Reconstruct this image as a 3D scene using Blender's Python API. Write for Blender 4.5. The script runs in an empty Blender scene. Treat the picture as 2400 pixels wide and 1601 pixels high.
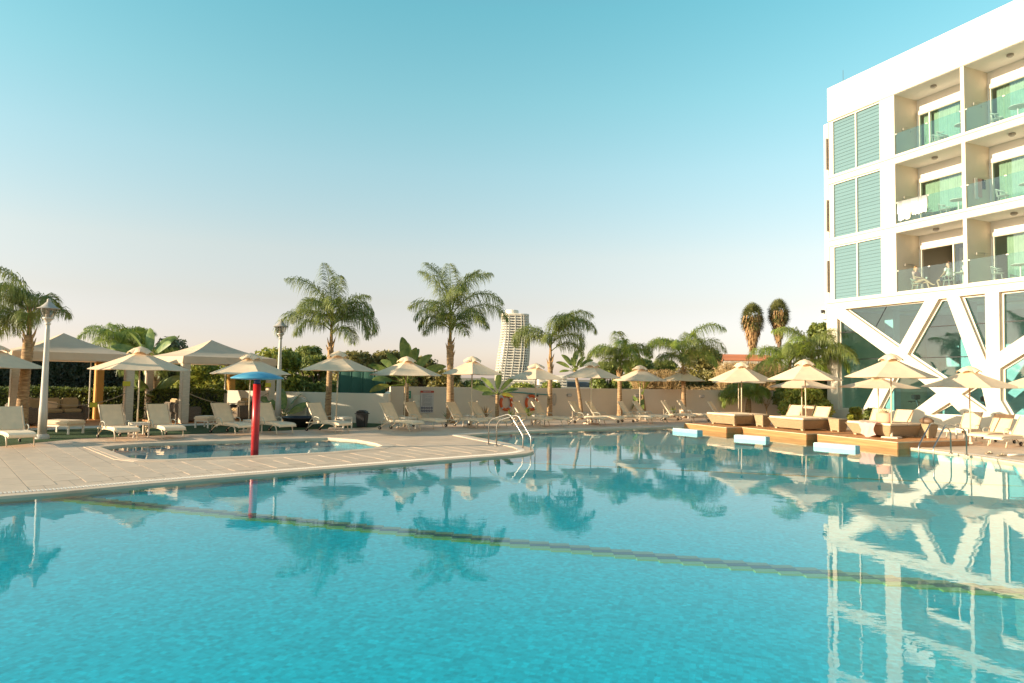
import bpy, math, random
import numpy as np
from mathutils import Vector, Matrix
from mathutils.geometry import tessellate_polygon
random.seed(7); rng = np.random.default_rng(11)
SC = bpy.context.scene; COL = SC.collection
R = math.radians

# ------------------------------------------------------------------ camera
F, CX, CY, H = 1600., 1200., 800.5, 2.05
PITCH = math.atan((887 - 800.5) / F); ROLL = 0.016
cd = bpy.data.cameras.new('camera'); cam = bpy.data.objects.new('camera', cd); COL.objects.link(cam)
cd.sensor_width = 36.0; cd.lens = 36.0 * F / 2400.0; cd.clip_start = 0.1; cd.clip_end = 12000
cam.matrix_world = Matrix.Translation((0, 0, H)) @ Matrix.Rotation(R(90) + PITCH, 4, 'X') @ Matrix.Rotation(ROLL, 4, 'Z')
SC.camera = cam
# ------------------------------------------------------------------ sky and sun
SUN_EL, SUN_XY = R(13), Vector((-0.955, -0.30)).normalized()
w = bpy.data.worlds.new('World'); SC.world = w; w.use_nodes = True
nt = w.node_tree; nt.nodes.clear()
sky = nt.nodes.new('ShaderNodeTexSky'); sky.sky_type = 'NISHITA'; sky.sun_disc = False
sky.sun_elevation = SUN_EL; sky.sun_rotation = math.atan2(SUN_XY.x, SUN_XY.y)
sky.air_density = 1.1; sky.dust_density = 0.5; sky.ozone_density = 1.0; sky.altitude = 0
tcw = nt.nodes.new('ShaderNodeTexCoord'); sepw = nt.nodes.new('ShaderNodeSeparateXYZ'); nt.links.new(tcw.outputs['Generated'], sepw.inputs[0])
ramp = nt.nodes.new('ShaderNodeValToRGB'); nt.links.new(sepw.outputs[2], ramp.inputs[0])
for i_, (p_, c_) in enumerate([(0.0, (1.02, .95, 1.75)), (.055, (1.10, .90, 1.36)), (.105, (1.28, .94, 1.10)), (.174, (1.56, 1.16, 1.15)), (.29, (1.48, 1.46, 1.36)), (.38, (1.26, 1.62, 1.45)), (.485, (1.0, 1.70, 1.52)), (.72, (.98, 1.20, 1.30)), (1.0, (1.0, 1.08, 1.22))]):
    e_ = ramp.color_ramp.elements[i_] if i_ < 2 else ramp.color_ramp.elements.new(p_)
    e_.position = p_; e_.color = tuple(c / 1.75 for c in c_) + (1,)
tint = nt.nodes.new('ShaderNodeMix'); tint.data_type = 'RGBA'; tint.blend_type = 'MULTIPLY'; tint.inputs[0].default_value = 1
nt.links.new(sky.outputs[0], tint.inputs[6]); nt.links.new(ramp.outputs[0], tint.inputs[7])
tint2 = nt.nodes.new('ShaderNodeMix'); tint2.data_type = 'RGBA'; tint2.blend_type = 'MULTIPLY'; tint2.inputs[0].default_value = 1
nt.links.new(tint.outputs[2], tint2.inputs[6]); tint2.inputs[7].default_value = (0.95 * 1.75, 1.06 * 1.75, 0.98 * 1.75, 1)
bg = nt.nodes.new('ShaderNodeBackground'); bg.inputs[1].default_value = 0.094
wo = nt.nodes.new('ShaderNodeOutputWorld')
nt.links.new(tint2.outputs[2], bg.inputs[0]); nt.links.new(bg.outputs[0], wo.inputs[0])
sl = bpy.data.lights.new('sun', 'SUN'); sl.energy = 4.8; sl.angle = R(0.5); sl.color = (1.0, 0.845, 0.62)
so = bpy.data.objects.new('sun', sl); COL.objects.link(so)
so.rotation_euler = Vector((-SUN_XY.x * math.cos(SUN_EL), -SUN_XY.y * math.cos(SUN_EL), -math.sin(SUN_EL))).to_track_quat('-Z', 'Y').to_euler()
SC.view_settings.view_transform = 'Standard'; SC.view_settings.look = 'None'
SC.view_settings.exposure = 0.98; SC.view_settings.gamma = 1.0; SC.view_settings.use_curve_mapping = False
SC.cycles.max_bounces = 10; SC.cycles.transparent_max_bounces = 16; SC.cycles.caustics_reflective = False; SC.cycles.caustics_refractive = False
SC.cycles.sample_clamp_indirect = 6

# ------------------------------------------------------------------ pixel -> place
def ray(px, py):
    x = (px - CX) / F; y = -(py - CY) / F; c, s = math.cos(ROLL), math.sin(ROLL)
    x, y = c * x - s * y, s * x + c * y; cp, sp = math.cos(PITCH), math.sin(PITCH)
    return Vector((x, cp - y * sp, sp + y * cp))
def gp(px, py, z=0.0):
    r = ray(px, py); t = (z - H) / r.z; return Vector((r.x * t, r.y * t, z))
def dp(px, py, d):
    r = ray(px, py) * (d / ray(px, py).y); return Vector((r.x, r.y, r.z + H))
def gd(px, d, z=0.0):                       # ground point in the column of pixel px at depth d
    p = dp(px, 900, d); return Vector((p.x, p.y, z))
def tp(px, py, d):                          # height of pixel at depth d
    return dp(px, py, d).z

# ------------------------------------------------------------------ materials
def new_mat(name):
    m = bpy.data.materials.new(name); m.use_nodes = True; n = m.node_tree; b = n.nodes['Principled BSDF']; return m, n, b
def WARM(c): return (c[0], c[1] * .94, c[2] * .86)
def mat(name, col, rough=0.6, metal=0.0, var=0.0, vscale=3.0, bump=0.0, bscale=40.0, stretch=None, spec=0.5, rand=0.0, col2=None, trans=0.0, coord='Object', detail=6.0, warm=True):
    if warm: col = WARM(col); col2 = WARM(col2) if col2 else None
    m, n, b = new_mat(name); L = n.links
    b.inputs['Roughness'].default_value = rough; b.inputs['Metallic'].default_value = metal
    b.inputs['Specular IOR Level'].default_value = spec
    tc = n.nodes.new('ShaderNodeTexCoord'); mp = n.nodes.new('ShaderNodeMapping')
    L.new(tc.outputs[coord], mp.inputs[0])
    if stretch: mp.inputs['Scale'].default_value = stretch
    csock = None
    if var > 0 or col2:
        nz = n.nodes.new('ShaderNodeTexNoise'); nz.inputs['Scale'].default_value = vscale; nz.inputs['Detail'].default_value = detail
        L.new(mp.outputs[0], nz.inputs[0])
        rp = n.nodes.new('ShaderNodeValToRGB'); rp.color_ramp.elements[0].position = 0.35; rp.color_ramp.elements[1].position = 0.68
        a = col2 if col2 else tuple(c * (1 - var) for c in col)
        bb = col if col2 else tuple(min(1, c * (1 + var)) for c in col)
        rp.color_ramp.elements[0].color = (*a, 1); rp.color_ramp.elements[1].color = (*bb, 1)
        L.new(nz.outputs[0], rp.inputs[0]); csock = rp.outputs[0]
    if rand > 0:
        oi = n.nodes.new('ShaderNodeObjectInfo'); hs = n.nodes.new('ShaderNodeHueSaturation')
        mr = n.nodes.new('ShaderNodeMapRange'); mr.inputs[3].default_value = 1 - rand; mr.inputs[4].default_value = 1 + rand
        L.new(oi.outputs['Random'], mr.inputs[0]); L.new(mr.outputs[0], hs.inputs['Value'])
        if csock: L.new(csock, hs.inputs['Color'])
        else: hs.inputs['Color'].default_value = (*col, 1)
        csock = hs.outputs[0]
    if csock: L.new(csock, b.inputs['Base Color'])
    else: b.inputs['Base Color'].default_value = (*col, 1)
    if bump > 0:
        n2 = n.nodes.new('ShaderNodeTexNoise'); n2.inputs['Scale'].default_value = bscale; n2.inputs['Detail'].default_value = 4
        L.new(mp.outputs[0], n2.inputs[0]); bp = n.nodes.new('ShaderNodeBump'); bp.inputs['Strength'].default_value = bump; bp.inputs['Distance'].default_value = 0.02
        L.new(n2.outputs[0], bp.inputs['Height']); L.new(bp.outputs[0], b.inputs['Normal'])
    if trans > 0:
        out = n.nodes['Material Output']; tr = n.nodes.new('ShaderNodeBsdfTranslucent'); mx = n.nodes.new('ShaderNodeMixShader'); mx.inputs[0].default_value = trans
        if csock: L.new(csock, tr.inputs[0])
        else: tr.inputs[0].default_value = (*col, 1)
        L.new(b.outputs[0], mx.inputs[1]); L.new(tr.outputs[0], mx.inputs[2]); L.new(mx.outputs[0], out.inputs[0])
    return m
def glass_mat(name, tintc, rough=0.0, ior=1.5, extra=0.0):
    m = bpy.data.materials.new(name); m.use_nodes = True; n = m.node_tree; n.nodes.clear(); L = n.links
    out = n.nodes.new('ShaderNodeOutputMaterial'); tr = n.nodes.new('ShaderNodeBsdfTransparent'); gl = n.nodes.new('ShaderNodeBsdfGlossy')
    mx = n.nodes.new('ShaderNodeMixShader'); f0 = ((ior - 1) / (ior + 1)) ** 2
    tr.inputs[0].default_value = (*tintc, 1); gl.inputs['Roughness'].default_value = rough
    ge = n.nodes.new('ShaderNodeNewGeometry'); dt = n.nodes.new('ShaderNodeVectorMath'); dt.operation = 'DOT_PRODUCT'; L.new(ge.outputs['Incoming'], dt.inputs[0]); L.new(ge.outputs['Normal'], dt.inputs[1])
    def op(o_, x, y=None):
        q = n.nodes.new('ShaderNodeMath'); q.operation = o_; q.use_clamp = o_ != 'ABSOLUTE'
        for i_, v_ in enumerate((x, y)):
            if v_ is None: continue
            if isinstance(v_, (int, float)): q.inputs[i_].default_value = v_
            else: L.new(v_, q.inputs[i_])
        return q.outputs[0]
    fz = op('ADD', op('MULTIPLY', op('POWER', op('SUBTRACT', 1.0, op('ABSOLUTE', dt.outputs['Value'])), 5.0), 1 - f0), f0 + extra)
    L.new(fz, mx.inputs[0]); L.new(tr.outputs[0], mx.inputs[1]); L.new(gl.outputs[0], mx.inputs[2]); L.new(mx.outputs[0], out.inputs[0])
    return m
def brick_mat(name, c1, c2, mortar, scale, bw, rh, ms=0.01, rough=0.6, rotz=0.0, bump=0.3, rough_bump=0.0):
    c1, c2, mortar = WARM(c1), WARM(c2), WARM(mortar)
    m, n, b = new_mat(name); L = n.links; b.inputs['Roughness'].default_value = rough
    tc = n.nodes.new('ShaderNodeTexCoord'); mp = n.nodes.new('ShaderNodeMapping'); mp.inputs['Rotation'].default_value = (0, 0, rotz)
    L.new(tc.outputs['Object'], mp.inputs[0]); br = n.nodes.new('ShaderNodeTexBrick')
    br.inputs['Color1'].default_value = (*c1, 1); br.inputs['Color2'].default_value = (*c2, 1); br.inputs['Mortar'].default_value = (*mortar, 1)
    br.inputs['Scale'].default_value = scale; br.inputs['Brick Width'].default_value = bw; br.inputs['Row Height'].default_value = rh; br.inputs['Mortar Size'].default_value = ms
    L.new(mp.outputs[0], br.inputs['Vector'])
    nz = n.nodes.new('ShaderNodeTexNoise'); nz.inputs['Scale'].default_value = 0.9; nz.inputs['Detail'].default_value = 9; L.new(tc.outputs['Object'], nz.inputs[0])
    mr = n.nodes.new('ShaderNodeMapRange'); mr.inputs[1].default_value = .3; mr.inputs[2].default_value = .7; mr.inputs[3].default_value = 0.82; mr.inputs[4].default_value = 1.1; L.new(nz.outputs[0], mr.inputs[0])
    hs = n.nodes.new('ShaderNodeHueSaturation'); L.new(br.outputs[0], hs.inputs['Color']); L.new(mr.outputs[0], hs.inputs['Value']); L.new(hs.outputs[0], b.inputs['Base Color'])
    bp = n.nodes.new('ShaderNodeBump'); bp.inputs['Strength'].default_value = bump; bp.inputs['Distance'].default_value = 0.01; bp.invert = True
    L.new(br.outputs['Fac'], bp.inputs['Height']); L.new(bp.outputs[0], b.inputs['Normal'])
    return m
def wicker_mat(name, c, c2):
    m, n, b = new_mat(name); L = n.links; b.inputs['Roughness'].default_value = 0.65
    tc = n.nodes.new('ShaderNodeTexCoord'); sep = n.nodes.new('ShaderNodeSeparateXYZ'); L.new(tc.outputs['Object'], sep.inputs[0])
    ad = n.nodes.new('ShaderNodeMath'); ad.operation = 'ADD'; L.new(sep.outputs[0], ad.inputs[0]); L.new(sep.outputs[1], ad.inputs[1])
    cb = n.nodes.new('ShaderNodeCombineXYZ'); L.new(ad.outputs[0], cb.inputs[0]); L.new(sep.outputs[2], cb.inputs[1])
    br = n.nodes.new('ShaderNodeTexBrick'); br.inputs['Scale'].default_value = 1; br.inputs['Brick Width'].default_value = 0.09; br.inputs['Row Height'].default_value = 0.026; br.inputs['Mortar Size'].default_value = 0.005
    br.inputs['Color1'].default_value = (*c, 1); br.inputs['Color2'].default_value = (*c2, 1); br.inputs['Mortar'].default_value = (c2[0] * .35, c2[1] * .35, c2[2] * .35, 1)
    L.new(cb.outputs[0], br.inputs['Vector']); L.new(br.outputs[0], b.inputs['Base Color'])
    bp = n.nodes.new('ShaderNodeBump'); bp.invert = True; bp.inputs['Strength'].default_value = 0.6; bp.inputs['Distance'].default_value = 0.01; L.new(br.outputs['Fac'], bp.inputs['Height']); L.new(bp.outputs[0], b.inputs['Normal'])
    return m
M = {}
M['render'] = mat('white_render', (0.70, 0.65, 0.555), 0.75, var=0.03, vscale=0.7, bump=0.05, bscale=90)
M['wall_beige'] = mat('beige_wall_render', (0.70, 0.60, 0.50), 0.85, var=0.06, vscale=0.6, bump=0.06, bscale=60)
M['soffit'] = mat('soffit_paint', (0.87, 0.88, 0.90), 0.8, var=0.03, vscale=1)
M['white_metal'] = mat('white_metal', (0.78, 0.72, 0.63), 0.4)
M['frame_cream'] = mat('cream_coated_metal', (0.70, 0.58, 0.43), 0.42)
M['steel'] = mat('stainless_steel', (0.40, 0.38, 0.36), 0.35, metal=1.0)
M['dark'] = mat('dark_plastic', (0.02, 0.02, 0.022), 0.45, var=.3, vscale=8)
M['rubber'] = mat('black_rubber', (0.015, 0.015, 0.015), 0.8)
M['sling'] = mat('cream_sling_fabric', (0.80, 0.605, 0.41), 0.9, var=0.05, vscale=6, bump=0.15, bscale=160, rand=.06)
M['cushion'] = mat('cream_cushion', (0.87, 0.69, 0.50), 0.9, var=0.05, vscale=5, bump=0.12, bscale=120, rand=.05)
M['canvas'] = mat('canopy_canvas', (0.88, 0.71, 0.52), 0.92, var=0.06, vscale=2.2, bump=0.12, bscale=60, trans=0.22, rand=.05)
M['cabana_cloth'] = mat('cabana_roof_cloth', (0.77, 0.60, 0.45), 0.92, var=0.05, vscale=1.6, bump=0.1, bscale=30, trans=0.2)
M['curtain_post'] = mat('wrapped_curtain', (0.64, 0.52, 0.40), 0.9, var=0.10, vscale=6, stretch=(1, 1, 5), bump=0.4, bscale=10)
M['ochre'] = mat('ochre_panel', (0.52, 0.27, 0.05), 0.7, var=0.1, vscale=3)
M['wicker'] = wicker_mat('honey_rattan', (0.62, 0.45, 0.25), (0.52, 0.37, 0.20))
M['wicker_dark'] = wicker_mat('brown_rattan', (0.24, 0.17, 0.11), (0.17, 0.12, 0.07))
M['sofa_cush'] = mat('tan_sofa_cushion', (0.42, 0.31, 0.17), 0.92, var=0.12, vscale=4)
M['wood'] = mat('deck_timber', (0.52, 0.25, 0.09), 0.55, var=0.0, col2=(0.38, 0.165, 0.055), vscale=2.2, stretch=(0.6, 14, 14), bump=0.2, bscale=20, rand=0.14)
M['trim'] = mat('platform_edge_trim', (0.60, 0.46, 0.30), 0.45, var=.1)
M['blue_block'] = mat('pale_blue_paint', (0.24, 0.50, 0.58), 0.45, var=0.10, vscale=5, bump=.1)
M['red'] = mat('red_paint', (0.52, 0.022, 0.02), 0.35, var=0.12, vscale=4)
M['blue'] = mat('blue_fibreglass', (0.03, 0.22, 0.42), 0.4, col2=(0.10, 0.36, 0.52), vscale=3.5)
M['navy'] = mat('navy_paint', (0.02, 0.05, 0.16), 0.4)
M['lamp_paint'] = mat('lamp_post_paint', (0.54, 0.50, 0.45), 0.5, var=0.06, vscale=4)
M['lamp_hat'] = mat('lamp_hood_paint', (0.40, 0.37, 0.34), 0.6, var=.08)
M['clear'] = glass_mat('clear_glass', (0.72, 0.70, 0.66), 0.03, 1.5, 0.10)
M['balustrade'] = glass_mat('balustrade_glass', (0.80, 0.92, 0.91), 0.0, 1.5, 0.05)
M['window'] = glass_mat('green_tinted_glass', (0.72, 0.92, 0.93), 0.0, 1.55, 0.07)
M['doorglass'] = glass_mat('door_glass', (0.82, 0.94, 0.94), 0.0, 1.5, 0.06)
M['louvre'] = mat('pale_green_louvre', (0.135, 0.235, 0.27), 0.3, rand=.03)
M['curtain'] = mat('sage_curtain', (0.55, 0.57, 0.41), 0.9, var=0.1, vscale=4, trans=.15)
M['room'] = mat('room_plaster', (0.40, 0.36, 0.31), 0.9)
M['hall'] = mat('hall_wall_paint', (0.74, 0.80, 0.86), 0.85, var=.05)
M['panel_white'] = mat('ceiling_panel', (0.80, 0.82, 0.80), 0.6)
M['gym'] = mat('gym_black', (0.02, 0.022, 0.025), 0.4)
M['trunk'] = mat('palm_trunk_bark', (0.52, 0.35, 0.19), 0.9, col2=(0.22, 0.13, 0.07), vscale=5, stretch=(1, 1, 6.5), bump=0.9, bscale=9)
M['boot'] = mat('dry_frond_boots', (0.56, 0.38, 0.19), 0.9, col2=(0.30, 0.17, 0.07), vscale=6, stretch=(4, 4, 1), bump=.4)
M['bark'] = mat('tree_bark', (0.16, 0.11, 0.07), 0.9, var=.3, vscale=6, bump=.5)
def leafm(name, c, c2, sc=3.0, tr=0.3, rough=0.5): return mat(name, c, rough, col2=c2, vscale=sc, trans=tr, coord='Object', detail=3, warm=False)
M['palm'] = leafm('palm_leaf', (0.31, 0.33, 0.085), (0.14, 0.18, 0.045), 2.2, 0.42, 0.42)
M['palm_bright'] = leafm('young_palm_leaf', (0.38, 0.43, 0.07), (0.18, 0.25, 0.045), 2.2, 0.42, 0.42)
M['dryfrond'] = leafm('dry_frond', (0.52, 0.32, 0.14), (0.30, 0.16, 0.06), 3, .2, .8)
M['fan'] = leafm('fan_palm_leaf', (0.27, 0.26, 0.085), (0.14, 0.15, 0.05), 2)
M['paddle'] = leafm('paddle_leaf', (0.28, 0.32, 0.09), (0.13, 0.19, 0.05), 5, 0.3, 0.35)
M['paddle_y'] = leafm('yellowing_paddle_leaf', (0.34, 0.26, 0.04), (0.14, 0.16, 0.03), 5, 0.3, 0.4)
M['leaf_olive'] = leafm('olive_leaves', (0.36, 0.29, 0.08), (0.15, 0.135, 0.038), 1.3)
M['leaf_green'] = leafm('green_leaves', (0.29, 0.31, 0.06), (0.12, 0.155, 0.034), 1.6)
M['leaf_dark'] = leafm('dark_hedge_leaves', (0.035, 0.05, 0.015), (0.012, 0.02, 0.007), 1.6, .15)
M['leaf_lime'] = leafm('lime_leaves', (0.42, 0.39, 0.055), (0.18, 0.215, 0.032), 3)
M['leaf_hedge'] = leafm('clipped_hedge_leaves', (0.22, 0.26, 0.03), (0.07, 0.09, 0.02), 3)
M['leaf_grey'] = leafm('grey_green_leaves', (0.26, 0.25, 0.12), (0.12, 0.13, 0.06), 2)
M['reed'] = leafm('dry_reeds', (0.52, 0.34, 0.15), (0.30, 0.19, 0.07), 1.2, .2, .8)
M['soil'] = mat('dark_soil', (0.03, 0.025, 0.018), 0.95)
M['grass'] = mat('artificial_turf', (0.055, 0.11, 0.02), 0.9, col2=(0.02, 0.05, 0.01), vscale=30, bump=.6, bscale=200)
M['earth'] = mat('dry_earth', (0.22, 0.17, 0.10), 0.95, var=0.25, vscale=0.05)
M['grout'] = mat('deck_grout', (0.24, 0.20, 0.16), 0.85, var=.1)
M['coping'] = mat('stone_coping', (0.68, 0.52, 0.39), 0.6, var=0.08, vscale=2)
M['grate'] = mat('white_grate', (0.74, 0.67, 0.60), 0.5, rand=.05)
M['hotel_far'] = mat('tower_white', (0.78, 0.74, 0.66), 0.7)
M['hotel_glass'] = mat('tower_glass', (0.24, 0.27, 0.28), 0.18, var=.5, vscale=.12, spec=.6)
M['farconcrete'] = mat('far_concrete', (0.20, 0.22, 0.25), 0.8, var=.2, vscale=.1)
M['terracotta'] = mat('terracotta_tile', (0.40, 0.14, 0.06), 0.8, var=.2, vscale=2)
M['mesh_green'] = mat('green_mesh', (0.03, 0.11, 0.085), 0.8, var=.12, vscale=1.2)
M['sign_white'] = mat('sign_white', (0.52, 0.50, 0.50), 0.55)
M['sign_red'] = mat('sign_red', (0.42, 0.06, 0.03), 0.5)
M['sign_green'] = mat('sign_green', (0.02, 0.22, 0.13), 0.5)
M['sign_ink'] = mat('sign_ink', (0.22, 0.21, 0.23), 0.6)
M['sign_navy'] = mat('sign_navy', (0.035, 0.03, 0.10), 0.5)
M['yellow'] = mat('yellow_card', (0.62, 0.50, 0.03), 0.6)
M['orange'] = mat('life_ring_orange', (0.62, 0.10, 0.015), 0.5, var=.06)
M['teal_pole'] = mat('teal_pole', (0.06, 0.25, 0.25), 0.4)
M['rope'] = mat('rope', (0.40, 0.28, 0.18), 0.9)
M['blush'] = mat('blush_bag', (0.66, 0.36, 0.26), 0.8, var=.06, vscale=8)
M['scarf'] = mat('pink_scarf', (0.70, 0.50, 0.47), 0.9, trans=.2)
M['brown'] = mat('brown_leather', (0.16, 0.10, 0.06), 0.55, var=.2)
M['towel'] = mat('white_towel', (0.85, 0.83, 0.78), 0.95, bump=.2, bscale=60)
M['black_cloth'] = mat('black_cloth', (0.012, 0.01, 0.01), 0.9)
M['skin'] = mat('skin', (0.58, 0.34, 0.22), 0.6)
M['hair_blond'] = mat('blond_hair', (0.40, 0.26, 0.11), 0.6)
M['hair_brown'] = mat('brown_hair', (0.12, 0.06, 0.03), 0.6)
M['pink_top'] = mat('pink_top', (0.72, 0.42, 0.37), 0.9)
M['shirt'] = mat('white_shirt', (0.80, 0.80, 0.76), 0.9)
M['shorts'] = mat('dark_shorts', (0.06, 0.065, 0.07), 0.9)
M['chairgrey'] = mat('pale_rattan_chair', (0.55, 0.54, 0.46), 0.6)
M['tile_b'] = mat('brown_pool_tile', (0.34, 0.25, 0.14), 0.3); M['tile_k'] = mat('navy_pool_tile', (0.03, 0.033, 0.055), 0.3); M['tile_g'] = mat('green_pool_tile', (0.30, 0.37, 0.12), 0.3)
E1 = Vector((0.755, 0.655)); EN = Vector((0.655, -0.755)); E1A = math.atan2(E1.y, E1.x)
M['deck'] = brick_mat('deck_paving', (0.71, 0.53, 0.39), (0.65, 0.485, 0.355), (0.44, 0.325, 0.24), 1, 0.9, 0.45, 0.008, 0.55, R(-131), 0.3)
M['tile'] = mat('deck_tile', (0.71, 0.535, 0.395), 0.5, var=0.13, vscale=1.1, stretch=None, bump=0.08, bscale=30, rand=0.05)

# ------------------------------------------------------------------ builders
class MB:
    def __init__(s): s.v = []; s.f = []
    def add(s, vs, fs):
        o = len(s.v); s.v += [tuple(p) for p in vs]; s.f += [tuple(i + o for i in f) for f in fs]; return s
    def box(s, x0, x1, y0, y1, z0, z1, rz=0.0, c=None):
        vs = [(x, y, z) for z in (z0, z1) for x, y in ((x0, y0), (x1, y0), (x1, y1), (x0, y1))]
        if rz:
            c = c or ((x0 + x1) / 2, (y0 + y1) / 2); a, b = math.cos(rz), math.sin(rz)
            vs = [(c[0] + (x - c[0]) * a - (y - c[1]) * b, c[1] + (x - c[0]) * b + (y - c[1]) * a, z) for x, y, z in vs]
        return s.hexa(vs)
    def hexa(s, vs): return s.add(vs, [(3, 2, 1, 0), (4, 5, 6, 7), (0, 1, 5, 4), (1, 2, 6, 5), (2, 3, 7, 6), (3, 0, 4, 7)])
    def frus(s, cx, cy, z0, z1, ax, ay, bx, by):
        return s.hexa([(cx + i * ax, cy + j * ay, z0) for i, j in ((-1, -1), (1, -1), (1, 1), (-1, 1))] + [(cx + i * bx, cy + j * by, z1) for i, j in ((-1, -1), (1, -1), (1, 1), (-1, 1))])
    def tube(s, pts, r, seg=8, cap=True):
        pts = [Vector(p) for p in pts]; n = len(pts); rs = r if isinstance(r, (list, tuple)) else [r] * n
        o = len(s.v); prev = None
        for i, p in enumerate(pts):
            d = (pts[min(i + 1, n - 1)] - pts[max(i - 1, 0)])
            d = d.normalized() if d.length > 1e-9 else Vector((0, 0, 1))
            if prev is None: a = d.orthogonal().normalized()
            else:
                a = prev - d * prev.dot(d); a = a.normalized() if a.length > 1e-6 else d.orthogonal().normalized()
            prev = a; b = d.cross(a)
            for k in range(seg):
                t = 2 * math.pi * k / seg; s.v.append(tuple(p + (a * math.cos(t) + b * math.sin(t)) * rs[i]))
        for i in range(n - 1):
            for k in range(seg):
                k2 = (k + 1) % seg; s.f.append((o + i * seg + k, o + i * seg + k2, o + (i + 1) * seg + k2, o + (i + 1) * seg + k))
        if cap:
            s.f.append(tuple(o + k for k in range(seg))[::-1]); s.f.append(tuple(o + (n - 1) * seg + k for k in range(seg)))
        return s
    def lathe(s, prof, seg=20, c=(0, 0, 0), closed=False):
        o = len(s.v); n = len(prof)
        for r, z in prof:
            for k in range(seg):
                t = 2 * math.pi * k / seg; s.v.append((c[0] + r * math.cos(t), c[1] + r * math.sin(t), c[2] + z))
        for i in range(n - 1):
            for k in range(seg):
                k2 = (k + 1) % seg; s.f.append((o + i * seg + k, o + i * seg + k2, o + (i + 1) * seg + k2, o + (i + 1) * seg + k))
        if not closed:
            if prof[0][0] > 1e-6: s.f.append(tuple(o + k for k in range(seg))[::-1])
            if prof[-1][0] > 1e-6: s.f.append(tuple(o + (n - 1) * seg + k for k in range(seg)))
        return s
    def poly(s, pts, z0, z1, holes=()):
        """prism over an XY polygon with holes"""
        loops = [list(pts)] + [list(h) for h in holes]; flat = [p for l in loops for p in l]
        tris = tessellate_polygon([[Vector((p[0], p[1], 0)) for p in l] for l in loops]); n = len(flat)
        fs = []
        for a, b, c in tris:
            A, B, C_ = flat[a], flat[b], flat[c]
            if (B[0] - A[0]) * (C_[1] - A[1]) - (B[1] - A[1]) * (C_[0] - A[0]) < 0: a, b = b, a
            fs.append((a + n, b + n, c + n))
            if z0 < z1: fs.append((c, b, a))
        if z0 < z1:
            i0 = 0
            for l in loops:
                m = len(l)
                for k in range(m): fs.append((i0 + k, i0 + (k + 1) % m, i0 + (k + 1) % m + n, i0 + k + n))
                i0 += m
        return s.add([(p[0], p[1], z0) for p in flat] + [(p[0], p[1], z1) for p in flat], fs)
    def polyxz(s, pts, y0, y1, holes=()):
        t = MB().poly(pts, y0, y1, holes); return s.add([(x, z, y) for x, y, z in t.v], t.f)
    def mesh(s, name, m, smooth=False, bevel=0.0, fixn=True):
        me = bpy.data.meshes.new(name); me.from_pydata(s.v, [], s.f)
        if fixn or bevel:
            import bmesh
            bm = bmesh.new(); bm.from_mesh(me)
            if bevel: bmesh.ops.bevel(bm, geom=[e for e in bm.edges if len(e.link_faces) == 2 and e.calc_face_angle(0) > 0.5], offset=bevel, segments=2, affect='EDGES', clamp_overlap=True)
            bmesh.ops.recalc_face_normals(bm, faces=bm.faces); bm.to_mesh(me); bm.free()
        if smooth:
            me.polygons.foreach_set('use_smooth', [True] * len(me.polygons))
        if m: me.materials.append(M[m] if isinstance(m, str) else m)
        me.update(); return me
    def build(s, name, m, parent=None, smooth=False, bevel=0.0, loc=None, rz=0.0, fixn=True):
        return link(name, s.mesh(name, m, smooth, bevel, fixn), parent, loc, rz)
def link(name, me, parent=None, loc=None, rz=0.0, rot=None, scale=None):
    o = bpy.data.objects.new(name, me); COL.objects.link(o)
    if parent is not None: o.parent = parent
    if loc is not None: o.location = loc
    if rot is not None: o.rotation_euler = rot
    elif rz: o.rotation_euler = (0, 0, rz)
    if scale: o.scale = scale if isinstance(scale, (tuple, list)) else (scale,) * 3
    return o
def tag(o, label, cat, group=None):
    o['label'] = label; o['category'] = cat
    if group: o['group'] = group
    return o
def thing(name, label, cat, loc=(0, 0, 0), rz=0.0, group=None, scale=None):
    o = link(name, None, None, loc, rz); o.empty_display_size = 0.2
    if scale: o.scale = (scale,) * 3
    return tag(o, label, cat, group)
def struct(o, kind='structure'): o['kind'] = kind; return o
def copy_tree(o, loc=None, rz=None, label=None, parent=None, scale=None, group=None):
    c = o.copy(); COL.objects.link(c)
    if parent is not None: c.parent = parent; c.matrix_parent_inverse = o.matrix_parent_inverse.copy()
    if loc is not None: c.location = loc
    if rz is not None: c.rotation_euler = (0, 0, rz)
    if scale: c.scale = (scale,) * 3
    if label: c['label'] = label
    if group: c['group'] = group
    for ch in KIDS(o): copy_tree(ch, parent=c)
    return c
def KIDS(o): return [x for x in COL.objects if x.parent == o]
def quads(name, V, m, parent=None, loc=None, tri=False, smooth=False):
    """V: (N,k,3) numpy array of k-gons"""
    V = np.asarray(V, dtype=np.float32); N, k = V.shape[:2]
    me = bpy.data.meshes.new(name); me.vertices.add(N * k); me.vertices.foreach_set('co', V.reshape(-1))
    me.loops.add(N * k); me.loops.foreach_set('vertex_index', np.arange(N * k, dtype=np.int32))
    me.polygons.add(N); me.polygons.foreach_set('loop_start', np.arange(0, N * k, k, dtype=np.int32))
    me.update(calc_edges=True); me.materials.append(M[m]); return link(name, me, parent, loc)
def mesh_quads(*a, **k): return quads(*a, **k)

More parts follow.
